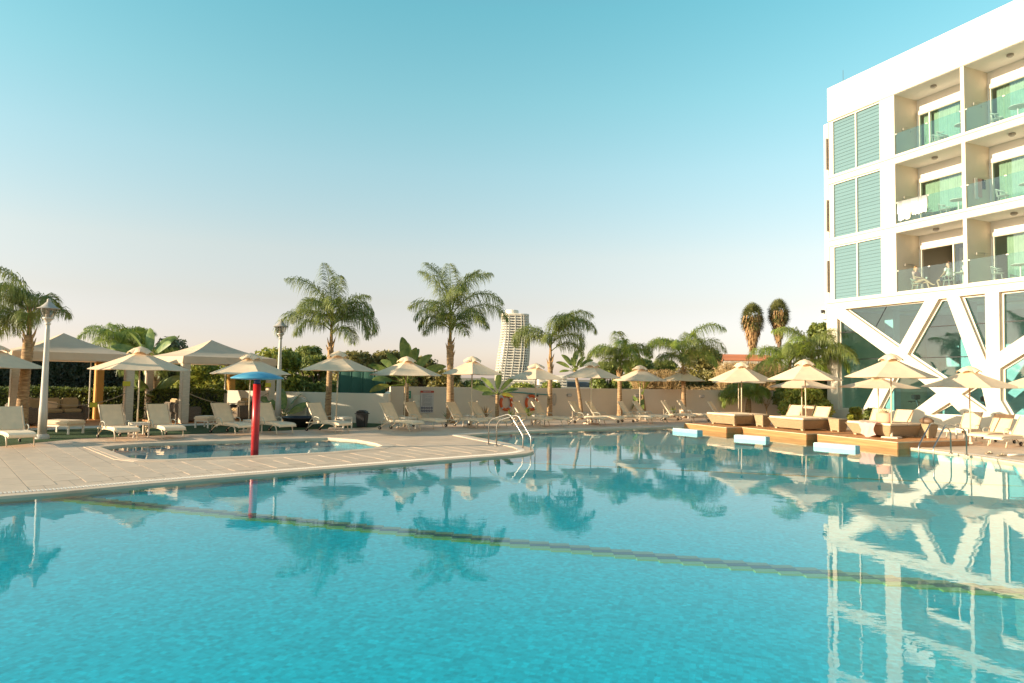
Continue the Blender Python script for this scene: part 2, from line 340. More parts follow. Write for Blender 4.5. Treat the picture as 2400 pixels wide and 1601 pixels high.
# ================================================================== GROUND, DECK, POOLS
WZ = -0.035                                    # water level; deck top is 0
pool = [(-15.8, 4.6), (-8.24, 11.18), (-7.64, 11.65), (-6.75, 12.6), (-5.24, 14.0), (-2.76, 16.1), (0.04, 18.36), (0.42, 18.8), (0.66, 19.4), (0.66, 19.95), (0.5, 20.6),
        (-0.1, 21.75), (-0.66, 22.75), (-1.67, 24.54), (0.5, 26.62), (3.61, 28.6), (7.2, 30.7), (8.3, 30.7), (9.1, 28.5), (9.9, 28.6), (11.0, 25.7), (11.7, 25.6), (12.95, 22.6), (13.35, 21.2), (13.52, 20.33), (13.75, 17.97), (13.9, 15), (13.9, 2.2), (-15.8, 2.2)]
kid = [(-11.2, 18.75), (-10.9, 19.3), (-10.4, 20.0), (-8.03, 21.45), (-6.02, 22.6), (-4.9, 22.0), (-4.1, 21.0), (-3.75, 20.2), (-3.9, 19.6), (-4.89, 18.35), (-6.74, 17.12), (-8.1, 16.28), (-8.6, 16.2), (-9.1, 16.45)]
DX0, DX1, DY0, DY1 = -34., 40., -9., 47.
def offset(poly, d):
    n = len(poly); out = []; area = sum(poly[i][0] * poly[(i + 1) % n][1] - poly[(i + 1) % n][0] * poly[i][1] for i in range(n)); sg = 1 if area > 0 else -1
    for i in range(n):
        a, b, c = Vector(poly[i - 1]), Vector(poly[i]), Vector(poly[(i + 1) % n]); e1 = (b - a).normalized(); e2 = (c - b).normalized()
        n1 = Vector((e1.y, -e1.x)) * sg; n2 = Vector((e2.y, -e2.x)) * sg; m = (n1 + n2)
        m = m.normalized() if m.length > .1 else n1
        k = min(1.6, 1 / max(.3, m.dot(n1))); p = b + m * d * k; out.append((p.x, p.y))
    return out
def inside(p, poly):
    r = False; n = len(poly)
    for i in range(n):
        x1, y1 = poly[i]; x2, y2 = poly[(i + 1) % n]
        if (y1 > p[1]) != (y2 > p[1]) and p[0] < (x2 - x1) * (p[1] - y1) / (y2 - y1) + x1: r = not r
    return r
g = MB(); S_ = 6000
for x0, x1, y0, y1 in ((-S_, S_, DY1, S_), (-S_, S_, -S_, DY0), (-S_, DX0, DY0, DY1), (DX1, S_, DY0, DY1)): g.add([(x0, y0, -.06), (x1, y0, -.06), (x1, y1, -.06), (x0, y1, -.06)], [(0, 1, 2, 3)])
struct(g.build('ground', 'earth', fixn=False))
deck = struct(MB().poly([(DX0, DY0), (DX1, DY0), (DX1, DY1), (DX0, DY1)], 0, 0, [offset(pool, .02), offset(kid, .02)]).build('pool_deck', 'deck', fixn=False))
# coping rims and overflow grates
def ring(polyg, d0, d1, z0, z1, name, m, parent):
    a, b = offset(polyg, d0), offset(polyg, d1); n = len(a); mb = MB()
    for i in range(n):
        j = (i + 1) % n; mb.hexa([(a[i][0], a[i][1], z0), (a[j][0], a[j][1], z0), (b[j][0], b[j][1], z0), (b[i][0], b[i][1], z0), (a[i][0], a[i][1], z1), (a[j][0], a[j][1], z1), (b[j][0], b[j][1], z1), (b[i][0], b[i][1], z1)])
    return mb.build(name, m, parent)
ring(pool, -.01, .24, -.12, .012, 'pool_coping', 'coping', deck); ring(kid, -.01, .22, -.12, .012, 'paddling_pool_coping', 'coping', deck)
def grates(polyg, d0, d1, idx, name, step=.07):
    a, b = offset(polyg, d0), offset(polyg, d1); mb = MB()
    for i in idx:
        A0, A1, B0, B1 = Vector(a[i]), Vector(a[(i + 1) % len(a)]), Vector(b[i]), Vector(b[(i + 1) % len(b)]); n = max(1, int((A1 - A0).length / step))
        for k in range(n):
            t0, t1 = k / n, (k + .66) / n; q = [A0.lerp(A1, t0), A0.lerp(A1, t1), B0.lerp(B1, t1), B0.lerp(B1, t0)]
            mb.hexa([(p.x, p.y, .002) for p in q] + [(p.x, p.y, .018) for p in q])
    o = mb.build(name, 'grate', deck, fixn=False); o['kind'] = 'stuff'; return o
grates(pool, .25, .44, range(0, 18), 'overflow_grate', .055); grates(pool, .25, .44, range(23, 26), 'overflow_grate'); ring(kid, .225, .34, -.02, .008, 'overflow_channel', 'coping', deck)
ring(pool, .445, .47, -.01, .008, 'grate_edge', 'coping', deck)
# near paving tiles, each laid with a joint
tl = MB().box(0, .888, 0, .438, -.02, .0038).mesh('tile', 'tile', bevel=.0015)
po, ko = offset(pool, .49), offset(kid, .40); ntile = 0
cells = []
for i in range(-20, 40):
    for j in range(-30, 14):
        o0 = Vector((-8.24, 11.18)) + E1 * (i * .45) - EN * (.5 - .0 - j * -.9 if False else (.5 + (-j) * .9 - (.45 if i % 2 else 0)))
        cs = [o0 + E1 * a * .45 - EN * b * .9 for a in (0, 1) for b in (0, 1)]
        c = (cs[0] + cs[3]) / 2
        if c.y > 21 or c.x < -17.5 or c.y < 5: continue
        if any(inside(p, po) or inside(p, ko) for p in cs + [c]): continue
        cells.append((c.length, cs[0]))
cells.sort(key=lambda t: t[0])
for d_, o0 in cells[:300]:
    link('tile', tl, deck, (o0.x, o0.y, random.uniform(-.0006, .0006)), rot=(0, 0, math.atan2(-EN.y, -EN.x) ), scale=(1, -1, 1))
gb = MB()
for d_, o0 in cells[:300]:
    q = [o0 + E1 * a * .45 - EN * b * .9 for a, b in ((0, 0), (1, 0), (1, 1), (0, 1))]; gb.add([(p.x, p.y, .0012) for p in q], [(0, 1, 2, 3)])
go = gb.build('grout_bed', 'grout', deck, fixn=False); go['kind'] = 'stuff'
# pool basins
def basin_mat(name, c, rotz):  # mosaic tiles; tone contrast raised to paint in a caustic light net
    m, n, b = new_mat(name); L = n.links; b.inputs['Roughness'].default_value = .35
    tc = n.nodes.new('ShaderNodeTexCoord'); mp = n.nodes.new('ShaderNodeMapping'); mp.inputs['Rotation'].default_value = (0, 0, rotz); L.new(tc.outputs['Object'], mp.inputs[0])
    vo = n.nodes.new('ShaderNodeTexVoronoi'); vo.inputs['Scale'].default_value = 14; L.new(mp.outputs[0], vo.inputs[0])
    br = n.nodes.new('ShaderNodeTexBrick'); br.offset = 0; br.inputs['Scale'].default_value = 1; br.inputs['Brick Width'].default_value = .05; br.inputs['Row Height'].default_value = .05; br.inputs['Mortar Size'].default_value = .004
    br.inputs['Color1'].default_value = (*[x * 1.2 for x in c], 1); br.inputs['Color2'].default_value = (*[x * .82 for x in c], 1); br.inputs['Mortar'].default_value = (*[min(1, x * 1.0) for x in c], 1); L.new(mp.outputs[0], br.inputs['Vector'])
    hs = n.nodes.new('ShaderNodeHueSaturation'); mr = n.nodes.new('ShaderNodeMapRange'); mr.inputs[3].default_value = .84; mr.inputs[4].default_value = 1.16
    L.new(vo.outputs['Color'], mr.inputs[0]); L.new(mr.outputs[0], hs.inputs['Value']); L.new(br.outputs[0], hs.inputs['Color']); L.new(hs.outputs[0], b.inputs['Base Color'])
    return m
M['basin'] = basin_mat('turquoise_mosaic_caustic_tone', (0.004, 0.53, 0.585), 0.3)
M['basin_kid'] = basin_mat('pale_blue_mosaic_caustic_tone', (0.22, 0.52, 0.58), 0.3)
def floor_z(x): return -.115 - .008 * (x + 8)
def fgp(px, py):
    p = gp(px, py, -.15)
    for _ in range(6): p = gp(px, py, floor_z(p.x))
    return p
LA, LB = fgp(119, 1166), fgp(2400, 1395)             # underwater step line
def lineY(x): return LA.y + (LB.y - LA.y) * (x - LA.x) / (LB.x - LA.x)
def basin(polyg, z, name, m):
    n = len(polyg); mb = MB()
    for i in range(n):
        a, b = polyg[i], polyg[(i + 1) % n]; mb.add([(a[0], a[1], z), (b[0], b[1], z), (b[0], b[1], 0), (a[0], a[1], 0)], [(0, 1, 2, 3)])
    mb.poly(polyg, z, z)
    if name == 'pool_basin': mb.v = [(x, y, floor_z(x) if zz == z else zz) for x, y, zz in mb.v]
    return struct(mb.build(name, m, fixn=False))
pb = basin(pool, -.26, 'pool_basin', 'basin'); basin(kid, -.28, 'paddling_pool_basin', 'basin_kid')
lx1 = 13.88
tw, th = .265, .125
tm = {c: MB().box(0, tw, 0, th, -.015, .012).mesh('tile', 'tile_' + c, fixn=False) for c in 'bkg'}
k = 0; x = LA.x + .2
while x < lx1 and k < 95:
    y = lineY(x)
    for r_, c in enumerate('bkg'): link('tile', tm[c], pb, (x, y - th * r_ + .02, floor_z(x) + .006 + .003 * (2 - r_)))
    x += tw; k += 1
f2 = MB(); P2a, P2b = fgp(1190, 1084), fgp(2400, 1141); n2 = 60
for i in range(n2):
    a = P2a.lerp(P2b, i / n2); b_ = P2a.lerp(P2b, (i + .92) / n2); f2.hexa([(a.x, a.y, a.z - .02), (b_.x, b_.y, b_.z - .02), (b_.x, b_.y + .14, b_.z - .02), (a.x, a.y + .14, a.z - .02), (a.x, a.y, a.z + .01), (b_.x, b_.y, b_.z + .01), (b_.x, b_.y + .14, b_.z + .01), (a.x, a.y + .14, a.z + .01)])
o = f2.build('step_line_tiles', 'tile_b', pb); o['kind'] = 'stuff'
# water
def water_mat(name, tintc, s1, s2):
    m = bpy.data.materials.new(name); m.use_nodes = True; n = m.node_tree; n.nodes.clear(); L = n.links
    out = n.nodes.new('ShaderNodeOutputMaterial'); tr = n.nodes.new('ShaderNodeBsdfTransparent'); gl = n.nodes.new('ShaderNodeBsdfGlossy'); gl.inputs['Roughness'].default_value = 0.0
    tr.inputs[0].default_value = (*tintc, 1)
    mx = n.nodes.new('ShaderNodeMixShader')
    tc = n.nodes.new('ShaderNodeTexCoord'); mp = n.nodes.new('ShaderNodeMapping'); mp.inputs['Rotation'].default_value = (0, 0, .25); mp.inputs['Scale'].default_value = (.8, 1.25, 1); L.new(tc.outputs['Object'], mp.inputs[0])
    n1 = n.nodes.new('ShaderNodeTexNoise'); n1.inputs['Scale'].default_value = 1.5; n1.inputs['Detail'].default_value = 1.5; n1.inputs['Roughness'].default_value = .4; L.new(mp.outputs[0], n1.inputs[0])
    n2 = n.nodes.new('ShaderNodeTexNoise'); n2.inputs['Scale'].default_value = 8.0; n2.inputs['Detail'].default_value = 2; L.new(mp.outputs[0], n2.inputs[0])
    n3 = n.nodes.new('ShaderNodeTexNoise'); n3.inputs['Scale'].default_value = .22; n3.inputs['Detail'].default_value = 2; L.new(mp.outputs[0], n3.inputs[0])
    mr = n.nodes.new('ShaderNodeMapRange'); mr.inputs[1].default_value = .42; mr.inputs[2].default_value = .6; mr.inputs[3].default_value = .25; mr.inputs[4].default_value = 1.0; L.new(n3.outputs[0], mr.inputs[0])
    m2 = n.nodes.new('ShaderNodeMath'); m2.operation = 'MULTIPLY'; L.new(n2.outputs[0], m2.inputs[0]); L.new(mr.outputs[0], m2.inputs[1])
    b1 = n.nodes.new('ShaderNodeBump'); b1.inputs['Strength'].default_value = 1; b1.inputs['Distance'].default_value = s1; L.new(n1.outputs[0], b1.inputs['Height'])
    b2 = n.nodes.new('ShaderNodeBump'); b2.inputs['Strength'].default_value = 1; b2.inputs['Distance'].default_value = s2; L.new(m2.outputs[0], b2.inputs['Height']); L.new(b1.outputs[0], b2.inputs['Normal'])
    L.new(b2.outputs[0], gl.inputs['Normal'])
    ge = n.nodes.new('ShaderNodeNewGeometry'); dt = n.nodes.new('ShaderNodeVectorMath'); dt.operation = 'DOT_PRODUCT'; L.new(ge.outputs['Incoming'], dt.inputs[0]); L.new(b2.outputs[0], dt.inputs[1])
    def mth(op, x, y=None):
        q = n.nodes.new('ShaderNodeMath'); q.operation = op; q.use_clamp = True
        for i_, v_ in enumerate((x, y)):
            if v_ is None: continue
            if isinstance(v_, (int, float)): q.inputs[i_].default_value = v_
            else: L.new(v_, q.inputs[i_])
        return q.outputs[0]
    ab = n.nodes.new('ShaderNodeMath'); ab.operation = 'ABSOLUTE'; L.new(dt.outputs['Value'], ab.inputs[0])
    fz = mth('ADD', mth('MULTIPLY', mth('POWER', mth('SUBTRACT', 1.0, ab.outputs[0]), 5.0), 0.98), 0.02)
    L.new(fz, mx.inputs[0]); L.new(tr.outputs[0], mx.inputs[1]); L.new(gl.outputs[0], mx.inputs[2]); L.new(mx.outputs[0], out.inputs[0])
    return m
M['water'] = water_mat('pool_water', (0.62, 0.95, 0.97), .0018, .0007)
M['water_kid'] = water_mat('shallow_water', (0.85, 0.97, 0.98), .004, .001)
struct(MB().poly(pool, WZ, WZ).build('pool_water', 'water', fixn=False)); struct(MB().poly(kid, WZ, WZ).build('paddling_pool_water', 'water_kid', fixn=False))
# turf strip behind the left loungers
ta = [gp(-160, 1062), gp(190, 1028), gp(440, 1018), gp(700, 1008), gp(880, 1001)]
tf = [(p.x, p.y) for p in ta]; back = [(p[0] - 6.5 * .0 - .6, p[1] + 9) for p in tf]
struct(MB().poly(tf + [(gp(905, 992).x, gp(905, 992).y), (-6.2, 31.5), (-22, 33), (-30, 24)], .004, .012).build('turf_strip', 'grass', fixn=False))

# ================================================================== TIMBER PLATFORMS AND POOLSIDE BLOCKS
UF = Vector((0.38808, -0.92163)); WF = Vector((0.92163, 0.38808)); UA = math.atan2(UF.y, UF.x)
def uw(o, a, b, z=0.0): p = Vector((o[0], o[1])) + UF * a + WF * b; return Vector((p.x, p.y, z))
PLT = [((7.75, 30.55), 2.75, 'low timber sunbathing platform farthest from the camera'), ((9.55, 28.35), 3.4, 'middle of the three low timber platforms at the pool edge'), ((11.27, 25.15), 3.2, 'low timber platform nearest the camera, carrying the pink bag on its daybed')]
PT = .19
for o, ln, lab in PLT:
    t = thing('timber_platform', lab, 'platform', (o[0], o[1], 0), UA, 'timber platforms along the pool')
    D = 3.45; n = 24; pw = D / n
    MB().box(0, ln, 0.03, D, -.3, PT - .03).build('base', 'wood', t)
    pm = MB().box(.0, ln - .012, 0, pw - .008, -.028, 0).mesh('plank', 'wood', bevel=.003)
    for i in range(n): link('plank', pm, t, (0, i * pw + .012, PT))
    MB().box(-.012, ln + .012, -.025, -.002, -.3, PT - .028).build('fascia', 'wood', t, bevel=.003)
    MB().box(ln + .0, ln + .022, 0, D, -.3, PT - .028).build('fascia', 'wood', t, bevel=.003)
    MB().box(-.016, ln + .026, -.034, .012, PT - .026, PT + .004).build('edge_trim', 'trim', t, bevel=.003)
    MB().box(ln - .012, ln + .03, .012, D, PT - .026, PT + .004).build('edge_trim', 'trim', t, bevel=.003)
BLK = [((1576, 1011.4), (1634, 1017), 'pale blue block in the water by the farthest timber platform'), ((1720, 1027.8), (1795, 1033.6), 'pale blue block in the water by the middle timber platform'), ((1906, 1047), (2005, 1055.7), 'pale blue block in the water nearest the camera')]
for a, b, lab in BLK:
    A, B_ = gp(*a, WZ), gp(*b, WZ); ln = (B_ - A).length; an = math.atan2(B_.y - A.y, B_.x - A.x)
    t = thing('pool_step_block', lab, 'block', (A.x, A.y, 0), an, 'pale blue blocks beside the platforms')
    MB().box(0, ln, 0, .34, -.2, .095).build('body', 'blue_block', t, bevel=.012)
    MB().box(.02, ln - .02, .02, .32, .096, .104).build('top_plate', 'panel_white', t, bevel=.004)

# ================================================================== UMBRELLAS
def make_umbrella(loc, rz, Rr, rimz, rise, label, lean=(0, 0), base=True, m='canvas'):
    t = thing('parasol', label, 'parasol', loc, rz, 'cream parasols round the pool')
    cz = rimz; ap = rimz + rise; n = 6
    lx, ly = lean; ox = lambda z: (lx * z, ly * z)
    sh = lambda v, z: (v[0] + lx * rimz, v[1] + ly * rimz, z)
    mb = MB(); K = 5; vid = {}
    def cv(rr, a, dz=0): return (lx * ap + rr * math.cos(a), ly * ap + rr * math.sin(a), ap - rise * (rr / Rr) ** 0.93 + dz)
    for si, dz in ((0, 0), (1, -.012)):
        for k in range(n):
            a0, a1 = k * math.pi / 3, (k + 1) * math.pi / 3; sub = 4
            rows = []
            for i in range(K + 1):
                rr = .16 + (Rr - .16) * i / K; row = []
                p0, p1 = Vector(cv(rr, a0, dz)), Vector(cv(rr, a1, dz))
                for j in range(sub + 1):
                    u = j / sub; p = p0.lerp(p1, u); p.z -= .10 * (rr / Rr) * u * (1 - u); row.append(tuple(p))
                rows.append(row)
            for i in range(K):
                for j in range(sub): mb.add([rows[i][j], rows[i + 1][j], rows[i + 1][j + 1], rows[i][j + 1]], [(0, 1, 2, 3) if si == 0 else (3, 2, 1, 0)])
    mb.build('canopy', m, t, fixn=False)
    cp = MB()
    for k in range(n):
        a0 = k * math.pi / 3; sub = 6; rr = .40
        for j in range(sub):
            q = []
            for u in (j / sub, (j + 1) / sub):
                a = a0 + u * math.pi / 3; arch = math.sin(u * math.pi); r2 = rr * (1 - .04 * arch)
                q.append((a, r2, ap - rise * (rr / Rr) + .035 + .09 * arch))
            (aa, ra, za), (ab_, rb, zb) = q; mid = .2; X = lx * ap; Y = ly * ap
            A0 = (X, Y, ap + .14); A1 = (X + mid * math.cos(aa), Y + mid * math.sin(aa), ap + .07); A2 = (X + mid * math.cos(ab_), Y + mid * math.sin(ab_), ap + .07)
            B1 = (X + ra * math.cos(aa), Y + ra * math.sin(aa), za); B2 = (X + rb * math.cos(ab_), Y + rb * math.sin(ab_), zb)
            cp.add([A0, A1, A2], [(0, 1, 2)]); cp.add([A1, B1, B2, A2], [(0, 1, 2, 3)])
    cp.build('vent_cap', m, t, fixn=False)
    MB().tube([(0, 0, .05), (lx * ap, ly * ap, ap - .02)], .024, 10).build('pole', 'frame_cream', t, smooth=True)
    hb = rimz + .02; hu = MB().lathe([(.024, hb - .05), (.055, hb - .05), (.06, hb + .02), (.035, hb + .07), (.024, hb + .07)], 10, (lx * rimz, ly * rimz, 0)).build('runner_hub', 'dark', t)
    for k in range(n):
        a = k * math.pi / 3; pts = [cv(.06, a, -.03), cv(Rr * .5, a, -.03), cv(Rr * .99, a, -.022)]
        rb = MB().tube(pts, .011, 5).build('rib', 'frame_cream', t)
        MB().tube([(lx * rimz + .05 * math.cos(a), ly * rimz + .05 * math.sin(a), hb), cv(Rr * .52, a, -.035)], .008, 5).build('strut', 'frame_cream', rb)
    if base:
        MB().frus(0, 0, 0, .055, .27, .27, .25, .25).build('base', 'coping', t, bevel=.008)
        MB().lathe([(.045, .05), (.042, .32), (.028, .33)], 10).build('base_sleeve', 'frame_cream', t)
    return t
UMB = [ # pole pixel x, rim y, depth, R, rot(deg), rise, label
 (-15, 861, 21.6, 1.50, 12, .60, 'cream parasol cut off by the left edge of the photo', (0, 0)),
 (326, 866, 22.3, 1.48, 26, .62, 'cream parasol in front of the two cabanas, left of the blue mushroom fountain', (.0, 0)),
 (586, 876, 24.6, 1.45, 2, .62, 'cream parasol directly behind the blue mushroom fountain', (0, 0)),
 (790, 868, 26.4, 1.44, 8, .62, 'cream parasol in front of the low white wall and the black litter bin', (.01, 0)),
 (949, 879, 27.4, 1.46, 18, .62, 'cream parasol in front of the large paddle-leaf plant and rules board', (.02, 0)),
 (1106, 877, 28.6, 1.44, 34, .62, 'cream parasol right of the tall palm, above the pool handrail', (.0, 0)),
 (1256, 888, 29.8, 1.42, 28, .55, 'cream parasol in front of the far tower and a palm trunk', (0, 0)),
 (1386, 885, 31.8, 1.42, 40, .62, 'cream parasol overlapping the small tall-stemmed paddle-leaf tree', (0, 0)),
 (1500, 892, 35.0, 1.42, 6, .66, 'cream parasol left of the last long-lounger pair before the timber platforms', (0, 0)),
 (1600, 892, 38.8, 1.40, 10, .56, 'cream parasol hanging in front of the palm trunk, smallest in the back row', (0, 0)),
]
for px, ry, d, Rr, rot, rise, lab, lean in UMB:
    g0 = gd(px, d); make_umbrella((g0.x, g0.y, 0), R(rot), Rr, tp(px, ry, d), rise, lab, lean)
UMB2 = [(1738, 892, 31.0, 1.46, 42, .72, PT, 'lilac-shaded parasol over the farthest timber platform', (0, .0)), (1731, 896, 33.5, 1.3, 30, .55, 0, 'parasol mostly hidden behind the one over the farthest platform', (0, 0)),
 (1889, 890, 28.0, 1.48, 50, .70, PT, 'front parasol of the overlapping pair above the middle platform', (-.05, 0)), (1879, 908, 30.6, 1.46, 22, .45, 0, 'rear lower parasol of the overlapping pair above the middle platform', (0, 0)),
 (2088, 884, 23.9, 1.50, 44, .70, PT, 'front parasol over the nearest platform, behind the pink bag', (.01, 0)), (2058, 908, 27.2, 1.46, 30, .40, 0, 'rear lower parasol half hidden by the one over the nearest platform', (0, 0)),
 (2272, 907, 24.6, 1.52, 20, .62, 0, 'parasol at right above the two cream loungers by the white facade', (0, 0)), (2448, 909, 24.0, 1.45, 30, .60, 0, 'parasol cut off by the right edge of the photo', (0, 0))]
for px, ry, d, Rr, rot, rise, z0, lab, lean in UMB2:
    g0 = gd(px, d); make_umbrella((g0.x, g0.y, z0), R(rot), Rr, tp(px, ry, d) - z0, rise, lab, lean)

# ================================================================== SUN LOUNGERS
def make_lounger():
    t = thing('sun_lounger', 'x', 'lounger', group='cream sun loungers round the pool')
    zs, hx = .335, -.30; br = R(56); bl = .80
    # seat cushion with rounded foot end
    prof = [(hx + .02, 0), (.2, .012), (.62, .01), (.86, -.005), (.97, -.045)]; mb = MB(); hw = .31
    for sx in range(len(prof) - 1):
        (x0, z0), (x1, z1) = prof[sx], prof[sx + 1]
        mb.hexa([(x0, -hw, zs + z0 - .01), (x1, -hw, zs + z1 - .01), (x1, hw, zs + z1 - .01), (x0, hw, zs + z0 - .01), (x0, -hw, zs + z0 + .055), (x1, -hw, zs + z1 + .055), (x1, hw, zs + z1 + .055), (x0, hw, zs + z0 + .055)])
    mb.build('seat_cushion', 'cushion', t)
    c, s_ = math.cos(br), math.sin(br)
    def bk(l, y, off): return (hx - c * l - s_ * off * -1 * -1 * -1, y, zs + s_ * l + c * off) if False else (hx - c * l + s_ * off, y, zs + .02 + s_ * l + c * off)
    def bbox(l0, l1, y0, y1, o0, o1): return [bk(l0, y0, o0), bk(l1, y0, o0), bk(l1, y1, o0), bk(l0, y1, o0), bk(l0, y0, o1), bk(l1, y0, o1), bk(l1, y1, o1), bk(l0, y1, o1)]
    b = MB().hexa(bbox(.03, bl, -hw + .01, hw - .01, -.01, .03)).build('backrest', 'sling', t, bevel=.012)
    for y in (-hw - .012, hw + .012): MB().hexa(bbox(0, bl + .02, y - .014, y + .014, -.028, .034)).build('side_rail', 'frame_cream', b, bevel=.006)
    for y in (-hw, hw): MB().tube([(hx - .45, y, zs - .03), (hx, y, zs - .02), (.62, y, zs - .02), (.88, y, zs - .035), (.97, y, zs - .07)], .019, 8).build('frame_rail', 'frame_cream', t, smooth=True)
    MB().tube([(.95, -hw, zs - .06), (.95, hw, zs - .06)], .017, 8).build('cross_bar', 'frame_cream', t); MB().tube([(hx - .43, -hw, zs - .03), (hx - .43, hw, zs - .03)], .017, 8).build('cross_bar', 'frame_cream', t)
    for y in (-hw, hw):
        MB().tube([(.52, y, zs - .03), (.66, y, zs - .035), (.73, y, zs - .10), (.80, y, .015)], [.022, .022, .02, .017], 8).build('front_leg', 'frame_cream', t, smooth=True)
        MB().tube([(-.18, y, zs - .03), (-.42, y, zs - .06), (-.60, y, .16), (-.72, y, .07)], [.02, .02, .018, .016], 8).build('rear_leg', 'frame_cream', t, smooth=True)
        ao = y * 1.13
        MB().tube([(-.60, ao, .18), (-.52, ao, .36), (-.40, ao, .50), (-.22, ao, .545), (-.05, ao, .52), (0, ao, .46), (.0, y, zs - .02)], .014, 7).build('armrest', 'chairgrey', t, smooth=True)
        wl = MB().tube([(-.72, y - .022 if y > 0 else y - .02, .066), (-.72, y + .022, .066)], .066, 14).build('wheel', 'rubber', t); MB().tube([(-.72, y - .03, .066), (-.72, y + .03, .066)], .02, 8).build('axle', 'frame_cream', wl)
    MB().tube([(hx - .4, 0, zs - .03), (hx - .42, 0, zs + .25)], .012, 6).build('prop_bar', 'frame_cream', t)
    return t
LG = None
def lounger(p, ang, label, dz=0.0):
    global LG
    loc = (p.x, p.y, p.z + dz)
    if LG is None: LG = make_lounger(); LG.location = loc; LG.rotation_euler = (0, 0, ang); LG['label'] = label; return LG
    return copy_tree(LG, loc, ang, label)
def foot(pxL, pxR, ang, label, y=None):
    """front feet pixels -> lounger centre"""
    A, B_ = gp(*pxL), gp(*pxR); c = (A + B_) / 2; return lounger(Vector((c.x - .8 * math.cos(ang), c.y - .8 * math.sin(ang), 0)), ang, label)
def footd(px, d, ang, label):
    c = gd(px, d); return lounger(Vector((c.x - .8 * math.cos(ang), c.y - .8 * math.sin(ang), 0)), ang, label)
foot((30, 1047), (66, 1049), R(-42), 'cream lounger cut off by the left edge beside the lamp post')
foot((267, 1034.5), (325, 1032), R(-42), 'cream lounger left of the white side table in front of the cabanas')
foot((378, 1029), (433, 1028), R(-44), 'cream lounger right of the white side table in front of the cabanas')
foot((552, 1021), (592, 1019), R(-36), 'cream lounger partly behind the red column of the mushroom fountain')
foot((646, 1018.5), (690, 1017.5), R(-40), 'cream lounger just right of the red fountain column, before the second lamp post')
foot((783, 1014.8), (820, 1014), R(-33), 'cream lounger in front of the low white wall, left of the litter bin')
foot((956, 1012), (990, 1010), R(-33), 'cream lounger directly right of the black litter bin')
foot((1011, 1005), (1045, 1006), R(-31), 'cream lounger in front of the pool rules board')
foot((1112, 1005), (1141, 1003.5), R(-31), 'cream lounger below the tall palm, left of the deck handrail')
foot((1164, 1003), (1194, 1002), R(-31), 'cream lounger seen behind the deck handrail')
foot((1268, 1000), (1293, 1000), R(-30), 'cream lounger in front of the left orange life ring')
foot((1315, 999.5), (1337, 998.5), R(-30), 'cream lounger in front of the right orange life ring')
foot((1401, 997), (1424, 996.5), R(-30), 'cream lounger beside the leaning stem of the small paddle-leaf tree')
foot((1441, 996.5), (1462, 996), R(-30), 'cream lounger right of the leaning paddle-leaf stem under its parasol')
foot((1515, 994), (1536, 993.5), R(-28), 'cream lounger in front of the trunk of the dense-crowned palm')
foot((1550, 992.5), (1570, 992), R(-28), 'cream lounger beside the yellowing paddle-leaf plant')
foot((1615, 989.5), (1634, 989), R(-28), 'cream lounger left of the last palm trunk before the platforms')
foot((1652, 988), (1671, 988), R(-28), 'cream lounger right of the last palm trunk, touching the farthest platform')
footd(1735, 34.5, R(-30), 'cream lounger half hidden behind the farthest rattan daybed')
WA = math.atan2(-WF.y, -WF.x)
def rearl(px, py, ang, label, d):
    c = gd(px, d); hx = .72; return lounger(Vector((c.x + hx * math.cos(ang), c.y + hx * math.sin(ang), 0)), ang, label)
rearl(1866, 955, WA + R(14), 'cream lounger with raised back left of the overlapping parasol poles', 31.6)
rearl(1893, 957, WA + R(14), 'cream lounger whose back shows behind the overlapping parasol poles', 31.9)
rearl(1930, 959, WA + R(14), 'cream lounger with raised back beside the white corner column', 30.2)
rearl(2064, 963, WA + R(14), 'cream lounger behind the pink bag, close to the potted shrub', 28.6)
rearl(2120, 964, WA + R(14), 'cream lounger behind the nearest daybed, right of the pink bag', 28.0)
rearl(2280, 969, WA + R(10), 'cream lounger under the right parasol, the one farther from the pool handrail', 27.0)
rearl(2352, 974, WA + R(4), 'large cream lounger at right, in front of the white facade column', 25.0)
c = gp(2325, 1048); lounger(Vector((c.x + .9, c.y + .2, 0)), R(197), 'cream lounger cut off by the right edge of the photo')

# side tables
def make_table(m='white_metal'):
    t = thing('side_table', 'x', 'side table', group='white side tables between loungers'); hw = .24
    MB().box(-hw, hw, -hw, hw, .43, .455).build('table_top', m, t, bevel=.006)
    MB().box(-hw + .02, hw - .02, -hw + .02, hw - .02, .385, .43).build('apron', m, t)
    for x in (-1, 1):
        for y in (-1, 1): MB().box(x * (hw - .025) - .02, x * (hw - .025) + .02, y * (hw - .025) - .02, y * (hw - .025) + .02, 0, .43).build('leg', m, t)
    return t
TB = make_table(); tb0 = True
for px, d, an, lab in [(330, 21.9, -42, 'white side table between the two loungers in front of the cabanas'), (596, 24.2, -36, 'white side table hidden behind the red fountain column'), (808, 26.6, -33, 'white side table beside the palm trunk at the low white wall'), (958, 27.2, -33, 'white side table under the parasol next to the rules board'), (1104, 28.9, -31, 'white side table under the parasol right of the tall palm'), (1262, 30.2, -30, 'white side table under the parasol in front of the tower'), (1392, 32.2, -30, 'white side table under the parasol with the leaning paddle-leaf tree'), (1506, 35.5, -28, 'white side table at the yellowing paddle-leaf plant'), (1606, 38.2, -28, 'white side table at the last palm trunk before the platforms'), (2262, 25.6, 20, 'white side table between the two loungers at right')]:
    g0 = gd(px, d)
    if tb0: TB.location = g0; TB.rotation_euler = (0, 0, R(an)); TB['label'] = lab; tb0 = False
    else: copy_tree(TB, g0, R(an), lab)

